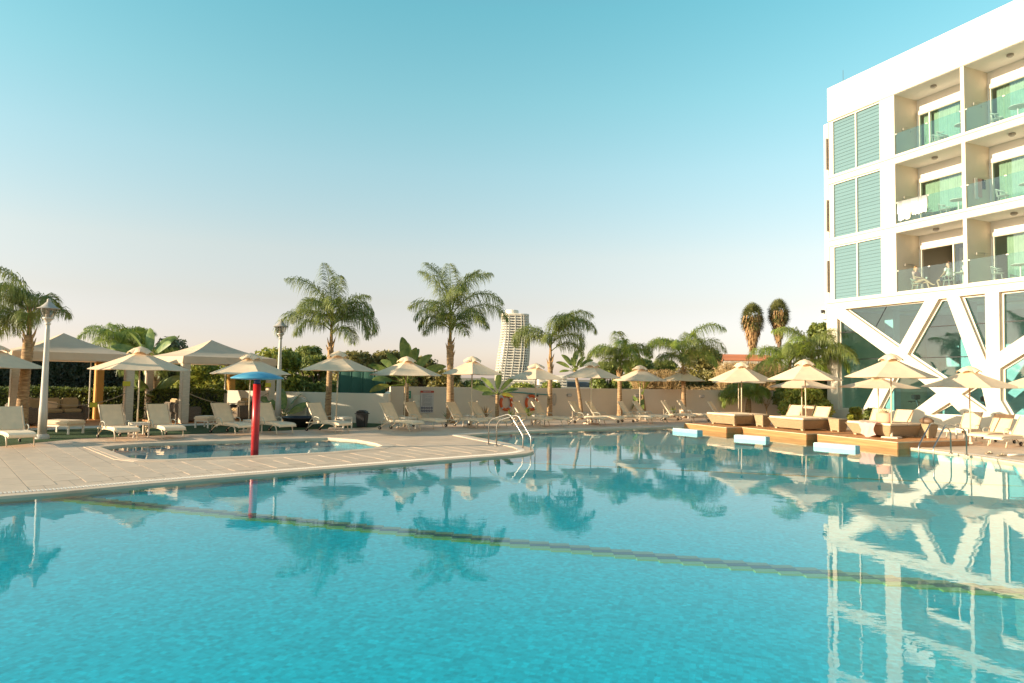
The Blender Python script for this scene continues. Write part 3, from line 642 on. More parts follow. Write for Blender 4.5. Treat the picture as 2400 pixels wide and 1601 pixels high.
# ================================================================== RATTAN DAYBEDS AND CUBES
def make_daybed():
    t = thing('rattan_daybed', 'x', 'daybed', group='square rattan daybeds on the platforms')
    MB().frus(0, 0, .05, .40, .75, .75, .92, .92).build('wicker_base', 'wicker', t, bevel=.015)
    MB().frus(0, 0, .40, .425, .935, .935, .935, .935).build('rim', 'wicker', t, bevel=.008)
    for y0, y1 in ((-.9, -.004), (.004, .9)): MB().box(-.9, .9, y0, y1, .427, .495).build('mattress', 'cushion', t, bevel=.02)
    for x in (-1, 1):
        for y in (-1, 1): MB().frus(x * .68, y * .68, 0, .05, .05, .05, .06, .06).build('foot', 'trim', t)
    return t
DB = make_daybed(); first = True
for (px, py), lab in [((1722, 998.5), 'square rattan daybed on the farthest timber platform'), ((1882, 1010), 'square rattan daybed on the middle timber platform'), ((2085, 1026.5), 'square rattan daybed with the pink bag on the nearest platform')]:
    c = gp(px, py, PT); loc = uw((c.x, c.y), -.75, .75, PT + .004)
    if first: DB.location = loc; DB.rotation_euler = (0, 0, UA); DB['label'] = lab; first = False
    else: copy_tree(DB, loc, UA, lab)
def make_cube():
    t = thing('rattan_table', 'x', 'rattan table', group='flared rattan cube tables')
    MB().frus(0, 0, .04, .46, .20, .20, .26, .26).build('wicker_body', 'wicker', t, bevel=.012); MB().frus(0, 0, .46, .485, .27, .27, .27, .27).build('top', 'wicker', t, bevel=.006)
    for x in (-1, 1):
        for y in (-1, 1): MB().frus(x * .16, y * .16, 0, .04, .03, .03, .035, .035).build('foot', 'trim', t)
    return t
CB = make_cube(); first = True
for px, py, z, lab in [(1788, 1000.5, PT, 'flared rattan cube table right of the farthest daybed'), (1966, 1012.5, PT, 'flared rattan cube table right of the middle daybed'), (2176, 1027, PT, 'flared rattan cube table right of the nearest daybed'), (1703, 992, 0, 'rattan cube table behind the farthest daybed'), (1850, 999, 0, 'rattan cube table behind the middle daybed by a parasol pole'), (2038, 1013, 0, 'rattan cube table behind the nearest daybed, left of the pink bag')]:
    c = gp(px, py, z); loc = uw((c.x, c.y), -.2, .2, z + (.004 if z else 0))
    if first: CB.location = loc; CB.rotation_euler = (0, 0, UA); CB['label'] = lab; first = False
    else: copy_tree(CB, loc, UA, lab)
# bag, scarf, leather satchel
c = gp(2085, 1026.5, PT); bl = uw((c.x, c.y), -.45, .28, PT + .50)
t = thing('beach_bag', 'blush pink beach bag standing on the nearest rattan daybed', 'bag', bl, UA)
prof = [(.20, 0), (.235, .06), (.25, .18), (.235, .30), (.225, .34)]
b = MB().lathe(prof, 18); b.v = [(x * 1.15, y * .7, z) for x, y, z in b.v]; b.build('body', 'blush', t, smooth=True)
for y in (-.06, .06): MB().tube([(-.10, y, .33), (-.09, y * .8, .43), (-.03, y * .5, .49), (.03, y * .5, .49), (.09, y * .8, .43), (.10, y, .33)], .011, 6).build('handle', 'rope', t)
MB().lathe([(.16, .34), (.12, .40), (.05, .43), (0, .44)], 12).build('straw_insert', 'wicker', t)
sc = MB(); nx, ny = 14, 12
def scp(i, j):
    u, v = i / nx, j / ny; x = -.38 + .62 * u + .05 * math.sin(9 * v + 4 * u); d = v * .95; wob = .022 * math.sin(16 * u + 3 * v)
    if d < .42: return (x, -.35 + -d * .92 + .0, .012 + .01 * math.sin(20 * u))
    return (x + .06 * (d - .42), -.35 - .42 * .92 - .02 + wob - .0, .012 - (d - .42) * (1.0 - .5 * abs(u - .55)))
vs = [scp(i, j) for i in range(nx + 1) for j in range(ny + 1)]
sc.add(vs, [(i * (ny + 1) + j, (i + 1) * (ny + 1) + j, (i + 1) * (ny + 1) + j + 1, i * (ny + 1) + j + 1) for i in range(nx) for j in range(ny)])
o = sc.build('scarf', 'scarf', None, smooth=True, loc=(bl[0], bl[1], bl[2]), rz=UA); tag(o, 'pale pink scarf draped over the edge of the nearest daybed', 'scarf')
c = gp(2176, 1027, PT); l2 = uw((c.x, c.y), -.2, .2, PT + .495)
t = thing('leather_satchel', 'brown leather satchel on the rattan cube table by the handrail', 'satchel', (l2.x, l2.y, l2.z), UA)
b = MB().lathe([(.14, 0), (.2, .05), (.19, .13), (.11, .2), (0, .22)], 14); b.v = [(x * 1.3, y * .75, z) for x, y, z in b.v]; b.build('body', 'brown', t, smooth=True)
MB().tube([(-.15, 0, .16), (-.08, 0, .235), (.08, 0, .235), (.15, 0, .16)], .012, 6).build('strap', 'dark', t)
for i, (px, py, an) in enumerate([(2318, 1064, 20), (2348, 1069, 5)]):
    c = gp(px, py); t = thing('sandal', ['worn sandal on the deck edge, the one farther left', 'worn sandal on the deck edge beside the pale tube'][i], 'sandal', (c.x, c.y, .012), R(an), 'sandals at the pool edge')
    b = MB().poly([(-.13, -.035), (.05, -.05), (.13, -.03), (.13, .03), (.05, .05), (-.13, .035)], 0, .022).build('sole', 'wicker', t); MB().tube([(.02, -.05, .02), (.03, -.03, .06), (.035, .03, .06), (.02, .05, .02)], .012, 6).build('strap', 'trim', t)
c = gp(2376, 1070); t = thing('deck_tube', 'pale plastic tube lying on the deck edge at right', 'tube', (c.x, c.y, .045), R(12)); MB().tube([(-.2, 0, 0), (.38, 0, 0)], .03, 10).build('tube', 'white_metal', t, smooth=True); MB().tube([(.38, 0, 0), (.41, 0, 0)], .035, 10).build('end_cap', 'chairgrey', t)

# ================================================================== HANDRAILS, FOUNTAIN, LAMPS, BIN
PR = [(0, 0), (0, .60), (.03, .70), (.09, .78), (.2, .83), (.5, .95), (.58, .965), (.65, .94), (.70, .86), (.97, .42), (.995, .37), (1, .30), (1, -.25)]
def handrail(f1, f2, k1, k2, label):
    t = thing('pool_handrail', label, 'handrail', ((f1.x + f2.x) / 2, (f1.y + f2.y) / 2, 0), 0, 'steel pool handrails')
    for a, b in ((f1, k1), (f2, k2)):
        pts = [(a.x + (b.x - a.x) * u - t.location.x, a.y + (b.y - a.y) * u - t.location.y, z) for u, z in PR]
        r_ = MB().tube(pts, .019, 10).build('rail', 'steel', t, smooth=True); MB().lathe([(.06, .0), (.06, .022), (.03, .035)], 12, (pts[0][0], pts[0][1], .005)).build('floor_flange', 'steel', r_)
f1, f2 = gp(1145, 1042), gp(1163.5, 1046); k1 = gp(1226, 1022, .37); k2 = gp(1244.5, 1025.5, .37)
handrail(f1, f2, k1, k2, 'steel handrail on the rounded tip of the deck')
handrail(gp(2229, 1064.5), gp(2266, 1068.5), gp(2153, 1045, .37), gp(2187.5, 1050, .37), 'steel handrail at right in front of the nearest timber platform')
c = gp(597, 1055, WZ); t = thing('mushroom_fountain', 'blue mushroom water feature on a red column in the paddling pool', 'fountain', (c.x, c.y, 0))
MB().tube([(0, 0, -.28), (.0, 0, 1.78)], .103, 24).build('column', 'red', t, smooth=True)
MB().tube([(0, 0, 1.781), (0, 0, 1.93)], .09, 24).build('collar', 'navy', t, smooth=True)
MB().lathe([(.09, 1.895), (.40, 1.90), (.66, 1.925), (.70, 1.94), (.69, 1.955), (.55, 2.02), (.35, 2.085), (.15, 2.12), (0, 2.13)], 40).build('cap', 'blue', t, smooth=True)
MB().lathe([(.115, -.28), (.115, -.2)], 20).build('base_ring', 'steel', t)
def lamp(px, py, h, label):
    c = gp(px, py); t = thing('lamp_post', label, 'lamp post', (c.x, c.y, 0), 0, 'grey lantern posts'); k = h / 4.2
    MB().lathe([(.20, 0), (.20, .07), (.17, .13), (.125, .15)], 24).build('base_plinth', 'lamp_paint', t, smooth=False)
    MB().lathe([(.118, .15), (.115, .9 * k), (.104, 1.0 * k), (.06, 3.3 * k), (.052, 3.42 * k)], 20).build('post', 'lamp_paint', t, smooth=True)
    MB().lathe([(.052, 3.42 * k), (.075, 3.45 * k), (.075, 3.49 * k), (.055, 3.51 * k), (.10, 3.58 * k), (.145, 3.62 * k), (.145, 3.66 * k), (.10, 3.67 * k)], 20).build('collar', 'lamp_paint', t)
    g = MB().lathe([(.14, 3.66 * k), (.20, 3.78 * k), (.235, 3.90 * k), (.24, 3.925 * k)], 24, closed=True).build('glass_bowl', 'clear', t, smooth=True)
    ins = MB().lathe([(.085, 3.66 * k), (.085, 3.76 * k), (.05, 3.77 * k)], 14).build('lamp_holder', 'lamp_hat', t)
    for i in range(4): z = 3.79 * k + i * .032; MB().lathe([(.03, z - .004), (.075, z - .004), (.075, z + .004), (.03, z + .012)], 14).build('louvre_ring', 'lamp_hat', ins)
    MB().lathe([(.20, 3.915 * k), (.30, 3.92 * k), (.305, 3.935 * k), (.22, 3.975 * k), (.13, 4.06 * k), (.065, 4.13 * k), (.06, 4.14 * k), (.06, 4.155 * k), (.055, 4.17 * k), (.055, 4.21 * k), (.03, 4.23 * k), (0, 4.24 * k)], 28).build('hood', 'lamp_hat', t, smooth=False)
lamp(98, 1029, 4.22, 'tall grey lantern post at far left in front of the first cabana'); lamp(650.5, 995, 4.32, 'grey lantern post right of the second cabana, farther back')
c = gp(848, 1001); t = thing('litter_bin', 'black plastic litter bin against the low white wall', 'litter bin', (c.x, c.y, 0), R(-8))
MB().frus(0, 0, 0, .52, .17, .17, .21, .21).build('body', 'dark', t, bevel=.03); MB().frus(0, 0, .52, .56, .235, .235, .235, .235).build('rim', 'dark', t, bevel=.01)
MB().frus(0, 0, .56, .68, .23, .23, .15, .15).build('swing_lid', 'dark', t, bevel=.04)
c = gp(705, 1001); t = thing('planter_bowl', 'wide low black planter bowl on the turf by the white wall', 'planter', (c.x, c.y, 0)); MB().lathe([(.35, 0), (.62, .22), (.72, .36), (.74, .40), (.70, .40), (.55, .25), (0, .22)], 28).build('bowl', 'dark', t, smooth=True); MB().lathe([(0, .3), (.64, .30)], 24).build('soil', 'soil', t)

# ================================================================== CABANAS
def cabana(FL, FR, label, signs):
    e = (FR - FL); W = e.length; a = math.atan2(e.y, e.x)
    t = thing('cabana', label, 'cabana', (FL.x, FL.y, 0), a, 'fabric cabanas behind the loungers')   # local x along the front, y to the back
    zt, zb, za = 2.72, 2.44, 3.50; o = .16; q = [(-o, -o), (W + o, -o), (W + o, W + o), (-o, W + o)]; cx = W / 2
    rf = MB(); sub = 6
    for k in range(4):
        A, B_ = Vector((*q[k], zt)), Vector((*q[(k + 1) % 4], zt)); ap = Vector((cx, cx, za)); rows = []
        for i in range(sub + 1):
            u = i / sub; row = []
            for j in range(sub + 1):
                p = A.lerp(B_, j / sub).lerp(ap, u); p.z -= .10 * math.sin(math.pi * u) + .06 * math.sin(math.pi * j / sub) * (1 - u) * u * 2; row.append(tuple(p))
            rows.append(row)
        for i in range(sub):
            for j in range(sub): rf.add([rows[i][j], rows[i][j + 1], rows[i + 1][j + 1], rows[i + 1][j]], [(0, 1, 2, 3)])
    rf.build('roof', 'cabana_cloth', t, fixn=False)
    for k in range(4):
        A, B_ = Vector(q[k]), Vector(q[(k + 1) % 4]); d = (B_ - A).normalized(); nn = Vector((d.y, -d.x)); vb = MB()
        for i in range(12):
            p, r_ = A.lerp(B_, i / 12), A.lerp(B_, (i + 1) / 12); w0, w1 = .012 * math.sin(i * 1.7), .012 * math.sin((i + 1) * 1.7)
            vb.add([(p.x, p.y, zt), (r_.x, r_.y, zt), (r_.x + nn.x * (.02 + w1), r_.y + nn.y * (.02 + w1), zb), (p.x + nn.x * (.02 + w0), p.y + nn.y * (.02 + w0), zb)], [(0, 1, 2, 3)])
        vb.build('valance', 'cabana_cloth', t, fixn=False)
        m1, m2 = A.lerp(B_, .02), A.lerp(B_, .98); MB().tube([(m1.x - nn.x * .05, m1.y - nn.y * .05, zb + .06), (m2.x - nn.x * .05, m2.y - nn.y * .05, zb + .06)], .03, 6).build('beam', 'white_metal', t)
    for (x, y), m in (((0, 0), 'curtain_post'), ((W, 0), 'curtain_post'), ((W, W), 'ochre'), ((0, W), 'curtain_post')):
        p = MB().box(x - .15, x + .15, y - .15, y + .15, .08, zb + .02).build('post', m, t, bevel=.03)
        for z in (.8, 1.5): MB().box(x - .157, x + .157, y - .157, y + .157, z, z + .03).build('tie_band', m, p)
    MB().box(W - .40, W - .36, W - .22, W - .18, .08, zb).build('curtain_rod', 'white_metal', t)
    MB().box(-.35, W + .35, -.35, W + .3, .0, .085).build('floor_platform', 'wood', t)
    MB().box(-.36, W + .36, -.375, -.35, .01, .09).build('floor_edge', 'panel_white', t)
    # low rope across the front
    n = 14; pts = [(.15 + (W - .3) * i / n, -.12, 1.25 - .42 * (1 - (2 * i / n - 1) ** 2)) for i in range(n + 1)]
    MB().tube(pts, .018, 6).build('rope', 'rope', t, smooth=True)
    for kind, x, z in signs:
        MB().box(x - .13, x + .13, -.185 if kind == 'post' else -.15, -.165 if kind == 'post' else -.135, z - .09, z + .09).build('notice_card', 'yellow', t)
    return t, W, a
FL1, FR1 = gd(36, 23.4), gd(302, 26.0)
cb1, W1, a1 = cabana(FL1, FR1, 'left cream cabana behind the tall lamp post', [('rope', 2.35, .84), ('post', 3.42, 1.62)])
FL2, FR2 = gd(433, 26.9), gd(634, 29.6)
cb2, W2, a2 = cabana(FL2, FR2, 'right cream cabana behind the mushroom fountain parasol', [('post', 3.42, 1.6)])
FL0 = Vector((FL1.x - 4.9 * math.cos(a1 - .1), FL1.y - 4.9 * math.sin(a1 - .1), 0)); FR0 = Vector((FL0.x + 3.4 * math.cos(a1), FL0.y + 3.4 * math.sin(a1), 0))
cabana(FL0, FR0, 'cream cabana at the left edge, seen only in part', [])
def loc_in(o, a, x, y, z=0.0): return Vector((o.x + x * math.cos(a) - y * math.sin(a), o.y + x * math.sin(a) + y * math.cos(a), z))
def sofa(p, rz, w, label):
    t = thing('rattan_sofa', label, 'sofa', p, rz, 'rattan sofas in the cabanas')
    MB().box(-w / 2, w / 2, -.4, .4, .05, .36).build('base', 'wicker_dark', t, bevel=.03); MB().box(-w / 2, w / 2, .3, .45, .361, .78).build('back', 'wicker_dark', t, bevel=.04)
    for s_ in (-1, 1): MB().box(s_ * w / 2 - .1, s_ * w / 2 + .1, -.42, .42, .05, .62).build('arm', 'wicker_dark', t, bevel=.05)
    n = 3 if w > 1.6 else 1; cw = (w - .24) / n
    for i in range(n):
        x = -w / 2 + .12 + i * cw; MB().box(x + .005, x + cw - .005, -.38, .28, .365, .50).build('seat_cushion', 'sofa_cush', t, bevel=.04)
        b = MB().box(x + .01, x + cw - .01, .10, .27, .505, .92).build('back_cushion', 'sofa_cush', t, bevel=.05)
    c = MB().box(-.22, .22, -.06, .06, .505, .80).build('scatter_cushion', 'sling', t, bevel=.05); c.rotation_euler = (0, .12, .25); c.location = (-.1, -.02, 0)
sofa(loc_in(FL1, a1, 1.75, 2.75, .085), a1, 2.1, 'long rattan sofa with tan cushions in the left cabana'); sofa(loc_in(FL1, a1, .55, 1.5, .085), a1 + R(90), .95, 'rattan armchair at the left side of the left cabana')
sofa(loc_in(FL2, a2, 1.75, 2.75, .085), a2, 2.1, 'long rattan sofa in the right cabana'); sofa(loc_in(FL2, a2, .45, 1.2, .085), a2 + R(90), 1.5, 'rattan two-seater beside the front post of the right cabana'); sofa(loc_in(FL2, a2, 3.0, 1.3, .085), a2 - R(90), .95, 'rattan armchair at the right side of the right cabana')
sofa(loc_in(FL0, a1, 2.9, 2.6, .085), a1, 1.5, 'rattan sofa at the left photo edge behind the first lounger')
def bench(p, rz, w, label):
    t = thing('padded_bench', label, 'bench', p, rz, 'white padded benches by the cabanas'); MB().box(-w / 2, w / 2, -.36, .36, .29, .45).build('cushion', 'cushion', t, bevel=.045); MB().box(-w / 2 + .03, w / 2 - .03, -.33, .33, .25, .288).build('frame', 'white_metal', t)
    for x in (-1, 1):
        for y in (-1, 1): MB().box(x * (w / 2 - .06) - .025, x * (w / 2 - .06) + .025, y * .29 - .025, y * .29 + .025, 0, .25).build('leg', 'white_metal', t)
bench(gd(152, 22.6), R(-12), 1.15, 'white padded bench behind the tall lamp post'); bench(gd(487, 26.0), R(-8), .62, 'small white padded stool left of the fountain in front of the right cabana')

# ================================================================== WALLS
def wall_seg(pts, h, name, label, th=.22, cap=True):
    A = pts[0]; t = thing(name, label, 'wall', (A.x, A.y, 0)); mb = MB(); cp = MB()
    for p, q in zip(pts[:-1], pts[1:]):
        d = (q - p); n = Vector((-d.y, d.x, 0)).normalized() * th; p0, q0 = p - A, q - A
        mb.hexa([(p0.x, p0.y, -.1), (q0.x, q0.y, -.1), (q0.x + n.x, q0.y + n.y, -.1), (p0.x + n.x, p0.y + n.y, -.1), (p0.x, p0.y, h), (q0.x, q0.y, h), (q0.x + n.x, q0.y + n.y, h), (p0.x + n.x, p0.y + n.y, h)])
    mb.build('wall_body', 'wall_beige' if name == 'pool_wall' else 'render', t); return t
lw0, lw1 = gd(418, 32.2), gd(911, 29.6)
wall_seg([lw0, gd(640, 30.6), lw1], 1.30, 'garden_wall', 'low white garden wall behind the litter bin')
rw = [gd(913, 29.7), gd(916, 33.3), gd(1400, 38.2), gd(1850, 42.0), gd(1990, 43.5)]
wall_seg(rw[:2], 1.30, 'wall_return', 'short return where the white wall steps back behind the bin')
wall_seg(rw[1:], 1.56, 'pool_wall', 'long pale wall behind the back row of loungers')
t = thing('curved_wall_end', 'curved white wall stub right of the second lamp post', 'wall', gd(662, 30.0)); MB().polyxz([(0, 0), (1.05, 0), (1.05, .95), (.85, 1.08), (.55, 1.12), (.25, 1.02), (0, .78)], 0, .25).build('wall_body', 'render', t, bevel=.02)
def wallpt(px, off=.03):
    for p, q in zip(rw[1:-1], rw[2:]):
        r = ray(px, 900); d = q - p; den = r.x * d.y - r.y * d.x; tt = (p.x * d.y - p.y * d.x) / den; P_ = Vector((r.x * tt, r.y * tt, 0)); k = (P_ - p).dot(d) / d.length_squared
        if -.01 <= k <= 1.01: n = Vector((d.y, -d.x, 0)).normalized(); return P_ + n * off, math.atan2(d.y, d.x)
for px, lab in [(1158, 'left of the orange life rings'), (1334, 'behind the small paddle-leaf tree'), (1492, 'behind the yellowing paddle-leaf plant'), (1645, 'right of the last palm trunk'), (1415, 'between the paddle-leaf tree and the dense-crowned palm')][:4]:
    p, a = wallpt(px); t = thing('wall_lamp', 'oval bulkhead lamp on the long wall ' + lab, 'wall lamp', (p.x, p.y, 1.18), a, 'bulkhead lamps on the long wall')
    b = MB().box(-.15, .15, -.05, .03, -.085, .085).build('housing', 'lamp_hat', t, bevel=.03); MB().box(-.10, .10, -.062, -.051, -.05, .05).build('diffuser', 'sign_white', t, bevel=.005)
for px, lab in [(1186, 'left orange life ring hanging on the wall'), (1245, 'right orange life ring hanging on the wall')]:
    p, a = wallpt(px, .06); t = thing('life_ring', lab, 'life ring', (p.x, p.y, .78), a, 'orange life rings'); n = 26; mb = MB()
    pts = [(.31 * math.cos(2 * math.pi * i / n), 0, .37 * math.sin(2 * math.pi * i / n)) for i in range(n)]
    rg = MB(); rg.tube(pts + [pts[0]], .075, 10, cap=False); rg.build('ring', 'orange', t, smooth=True)
    for k in range(4):
        aa = math.pi / 4 + k * math.pi / 2; MB().tube([(.31 * math.cos(aa - .12), 0, .37 * math.sin(aa - .12)), (.31 * math.cos(aa + .12), 0, .37 * math.sin(aa + .12))], .079, 10, cap=False).build('band', 'sign_white', t)
p, a = wallpt(1230, .08); pa, _ = wallpt(1180, .08); pb_, _ = wallpt(1284, .08)
t = thing('skimmer_pole', 'teal pool-cleaning pole fixed along the top of the wall', 'pole', (pa.x, pa.y, 0)); MB().tube([(0, 0, 1.36), (pb_.x - pa.x, pb_.y - pa.y, 1.20)], .03, 8).build('pole', 'teal_pole', t)
for u in (.1, .75): MB().box(u * (pb_.x - pa.x) - .05, u * (pb_.x - pa.x) + .05, u * (pb_.y - pa.y) - .03, u * (pb_.y - pa.y) + .07, 1.10, 1.19).build('bracket', 'dark', t)
p, a = wallpt(1300, .05); t = thing('hose_loop', 'thin grey hose looped on the wall right of the life rings', 'hose', (p.x, p.y, 0), a)
for k in range(2): MB().tube([(-.06 + .09 * math.sin(u * 6.28) + k * .05, -.02 * k, .95 + .32 * math.cos(u * 6.28)) for u in [i / 14 for i in range(15)]], .011, 6).build('coil', 'lamp_hat', t)
# rules board and green notice
p, a = wallpt(1001, .025); t = thing('rules_board', 'grey pool rules board with red header and round pictograms', 'sign', (p.x, p.y, 0), a)
BW, Z0, Z1 = .68, .27, 1.37
MB().box(-BW / 2, BW / 2, -.02, 0, Z0, Z1).build('panel', 'sign_white', t)
hd = MB().box(-BW / 2 - .01, BW / 2 + .01, -.032, -.021, Z1 - .10, Z1 + .005).build('header', 'sign_red', t)
hl = MB(); r_ = random.Random(3); x = -.20
for wl in (9, 4, 5):
    for k_ in range(wl): hl.box(x, x + .014, -.0345, -.0325, Z1 - .070, Z1 - .070 + r_.choice((.036, .042, .04))); x += .020
    x += .018
hl.build('lettering', 'sign_white', hd)
ln = MB()
for i in range(22):
    z = Z1 - .15 - i * .028; r_ = random.Random(i); x = -.24
    while x < .24:
        w_ = r_.uniform(.03, .09); ln.box(x, min(.26, x + w_), -.024, -.021, z, z + .012); x += w_ + .015
        if r_.random() < .08: break
o = ln.build('text_lines', 'sign_ink', t); o['kind'] = 'stuff'
for r_ in range(2):
    for k in range(5):
        x, z = -.25 + k * .125, Z0 + .25 - r_ * .14; pts = [(x + .045 * math.cos(2 * math.pi * i / 16), -.025, z + .045 * math.sin(2 * math.pi * i / 16)) for i in range(17)]
        pc = MB().tube(pts, .011, 5, cap=False).build('pictogram', 'sign_navy', t); MB().tube([(x - .03, -.025, z + .03), (x + .03, -.025, z - .03)], .009, 5).build('slash', 'sign_navy', pc)
p, a = wallpt(957, .02); t = thing('green_notice', 'green safety notice on the wall behind the paddle-leaf plant', 'sign', (p.x, p.y, 0), a)
MB().box(-.14, .14, -.015, 0, .98, 1.36).build('panel', 'sign_green', t); MB().polyxz([(-.06, 1.08), (.07, 1.10), (.02, 1.17), (.08, 1.26), (-.03, 1.29), (-.08, 1.2)], -.02, -.016).build('pictogram', 'sign_white', t)
p, a = wallpt(976, .02); t = thing('wall_hatch', 'pale service hatch in the wall beside the rules board', 'hatch', (p.x, p.y, 0), a); MB().box(-.19, .19, -.015, 0, .55, 1.17).build('door', 'render', t, bevel=.004); MB().box(.13, .15, -.03, -.016, .82, .9).build('handle', 'lamp_hat', t)
# green mesh fence behind the low wall
m0, m1 = gd(795, 31.5), gd(902, 31.6); t = thing('mesh_fence', 'green mesh screen standing behind the low white wall', 'fence', m0); L_ = m1 - m0; n = 4
for i in range(n + 1): q = L_ * (i / n); MB().tube([(q.x, q.y, 0), (q.x, q.y, 2.32)], .03, 8).build('post', 'mesh_green', t)
for i in range(n):
    q, q2 = L_ * (i / n), L_ * ((i + 1) / n); mb = MB()
    for k in range(8):
        u0, u1 = k / 8, (k + 1) / 8; a_, b_ = q.lerp(q2, u0), q.lerp(q2, u1); s0, s1 = .03 * math.sin(math.pi * u0), .03 * math.sin(math.pi * u1); mb.hexa([(a_.x, a_.y - s0, .1), (b_.x, b_.y - s1, .1), (b_.x, b_.y - s1 + .006, .1), (a_.x, a_.y - s0 + .006, .1), (a_.x, a_.y - s0, 2.26), (b_.x, b_.y - s1, 2.26), (b_.x, b_.y - s1 + .006, 2.26), (a_.x, a_.y - s0 + .006, 2.26)])
    mb.build('mesh_panel', 'mesh_green', t)

# ================================================================== VEGETATION
def rnd(a, b): return random.uniform(a, b)
def frond_geo(az, e0, L, droop, nl=46, ll=.55, lw=.02, seed=0, plum=.5):
    """one feather frond from the origin: stem polyline and (N,3..)leaflet polygons"""
    r_ = random.Random(seed); n = 18; p = Vector((0, 0, 0)); pts = [p.copy()]; el = e0; ca, sa = math.cos(az), math.sin(az); dirs = []
    for i in range(n):
        u = (i + 1) / n; el = e0 - droop * (u ** 1.6); d = Vector((math.cos(el) * ca, math.cos(el) * sa, math.sin(el))); p = p + d * (L / n); pts.append(p.copy()); dirs.append(d)
    dirs.append(dirs[-1]); side = Vector((-sa, ca, 0)); Q = []
    for k in range(nl):
        u = .17 + .83 * (k + .5) / nl; f_ = u * n; i = min(n - 1, int(f_)); fr = f_ - i; b = pts[i].lerp(pts[i + 1], fr); d = dirs[i]; up = d.cross(side) * -1
        if up.z < 0 and abs(d.z) < .9: up = -up
        prof = (math.sin(math.pi * min(1, .12 + u * .86)) ** .6) * ll
        for s_ in (-1, 1):
            for rep in range(2):
                an = r_.uniform(-plum, plum) * 1.2; l2 = prof * r_.uniform(.75, 1.12); sd = (side * s_ * math.cos(an) + up * math.sin(an)).normalized()
                v0 = (sd * .9 + d * r_.uniform(.35, .7)).normalized(); v1 = (v0 + Vector((0, 0, -r_.uniform(.8, 1.5)))).normalized(); v2 = (v1 + Vector((0, 0, -1.6))).normalized()
                m1 = b + v0 * l2 * .38; m2 = m1 + v1 * l2 * .34; m3 = m2 + v2 * l2 * .28; wv = v0.cross(Vector((0, 0, 1))); wv = (wv.normalized() if wv.length > .05 else side) * (lw * .5)
                wz = Vector((0, 0, lw * .4))
                Q.append([b - wv * .5 - wz * .3, b + wv * .5 + wz * .3, m1 + wv + wz, m1 - wv - wz]); Q.append([m1 - wv - wz, m1 + wv + wz, m2 + wv * .8, m2 - wv * .8]); Q.append([m2 - wv * .8, m2 + wv * .8, m3 + wv * .1, m3 - wv * .1])
    return pts, Q
def queen_palm(base, h, lean, fr, label, rb=.17, rt=.09, m='palm', boots=True, group='feather palms round the pool', seed=1, L=2.3, name='feather_palm', crown=.6):
    """base point, trunk height, lean xy at top, list of (az_deg, el_deg, len, droop_deg)"""
    r_ = random.Random(seed); t = thing(name, label, 'palm', base, 0, group); n = 16
    tp_ = lambda u: Vector((lean[0] * u ** 1.2, lean[1] * u, h * u)); rad = []
    for i in range(n * 3 + 1):
        u = i / (n * 3); rr = rb * (1 - u) ** .7 * .55 + rt + (rb * .28 if u < .12 else 0) * (1 - u / .12 if u < .12 else 0) + .012 * (i % 2); 
        if boots and u > .68: rr += .035 * math.sin((u - .68) / .32 * math.pi)
        rad.append(rr)
    MB().tube([tp_(i / (n * 3)) for i in range(n * 3 + 1)], rad, 12).build('trunk', 'trunk', t, smooth=True)
    top = tp_(1.0)
    if boots:
        for k in range(9):
            a = k * 2.4 + r_.uniform(-.3, .3); u = .80 + .022 * k; q = tp_(u); d = Vector((math.cos(a), math.sin(a), 0)); r0 = rt + .03
            MB().tube([q + d * (r0 - .03), q + d * (r0 + .03) + Vector((0, 0, .14)), q + d * (r0 + .09) + Vector((0, 0, .27 + r_.uniform(0, .1)))], [.05, .035, .008], 5).build('frond_stub', 'boot', t)
    for q_ in range(5): a_ = q_ * 1.256 + seed; MB().tube([top + Vector((.05 * math.cos(a_), .05 * math.sin(a_), -.1)), top + Vector((.035 * math.cos(a_), .035 * math.sin(a_), crown * .5)), top + Vector((.09 * math.cos(a_), .09 * math.sin(a_), crown * .95))], [.035, .024, .012], 6).build('leaf_base', 'boot', t)
    MB().tube([top + Vector((0, 0, -.15)), top + Vector((0, 0, crown * .55)), top + Vector((0, 0, crown))], [rt * .8, rt * .5, .03], 10).build('crown_shaft', 'palm_bright', t, smooth=True)
    for i, (az, el, Lf, dr) in enumerate(fr):
        pts, Q = frond_geo(R(az), R(el + (6 if el < 62 else 0)), Lf * 1.16, R(dr * (1.18 if el < 70 else 1.05)), seed=seed * 50 + i, ll=.40 * Lf ** .7 + .24)
        o0 = top + Vector((0, 0, crown * (r_.uniform(.35, .95) if el > 40 else r_.uniform(.2, .6))))
        f = quads('frond', [[tuple(v) for v in q] for q in Q], m if isinstance(m, str) else m[i % len(m)], t, o0)
        MB().tube(pts, [.026 * (1 - .9 * j / len(pts)) + .003 for j in range(len(pts))], 5).build('midrib', 'palm_bright', f)
    return t
def auto_fronds(n, L, seed, el=(15, 75), dr=(75, 120)):
    r_ = random.Random(seed); return [(k * 137.5 + r_.uniform(-12, 12), el[1] - (el[1] - el[0]) * (k / (n - 1)) ** .8 + r_.uniform(-6, 6), L * r_.uniform(.85, 1.1), r_.uniform(*dr)) for k in range(n)]
def ground_under(px, d): return gd(px, d, 0)
def palm_at(px_base, d, py_top, px_top, fr, label, **k):
    b = gd(px_base, d); tpz = dp(px_top, py_top, d); return queen_palm(b, tpz.z, (tpz.x - b.x, 0), fr, label, **k)
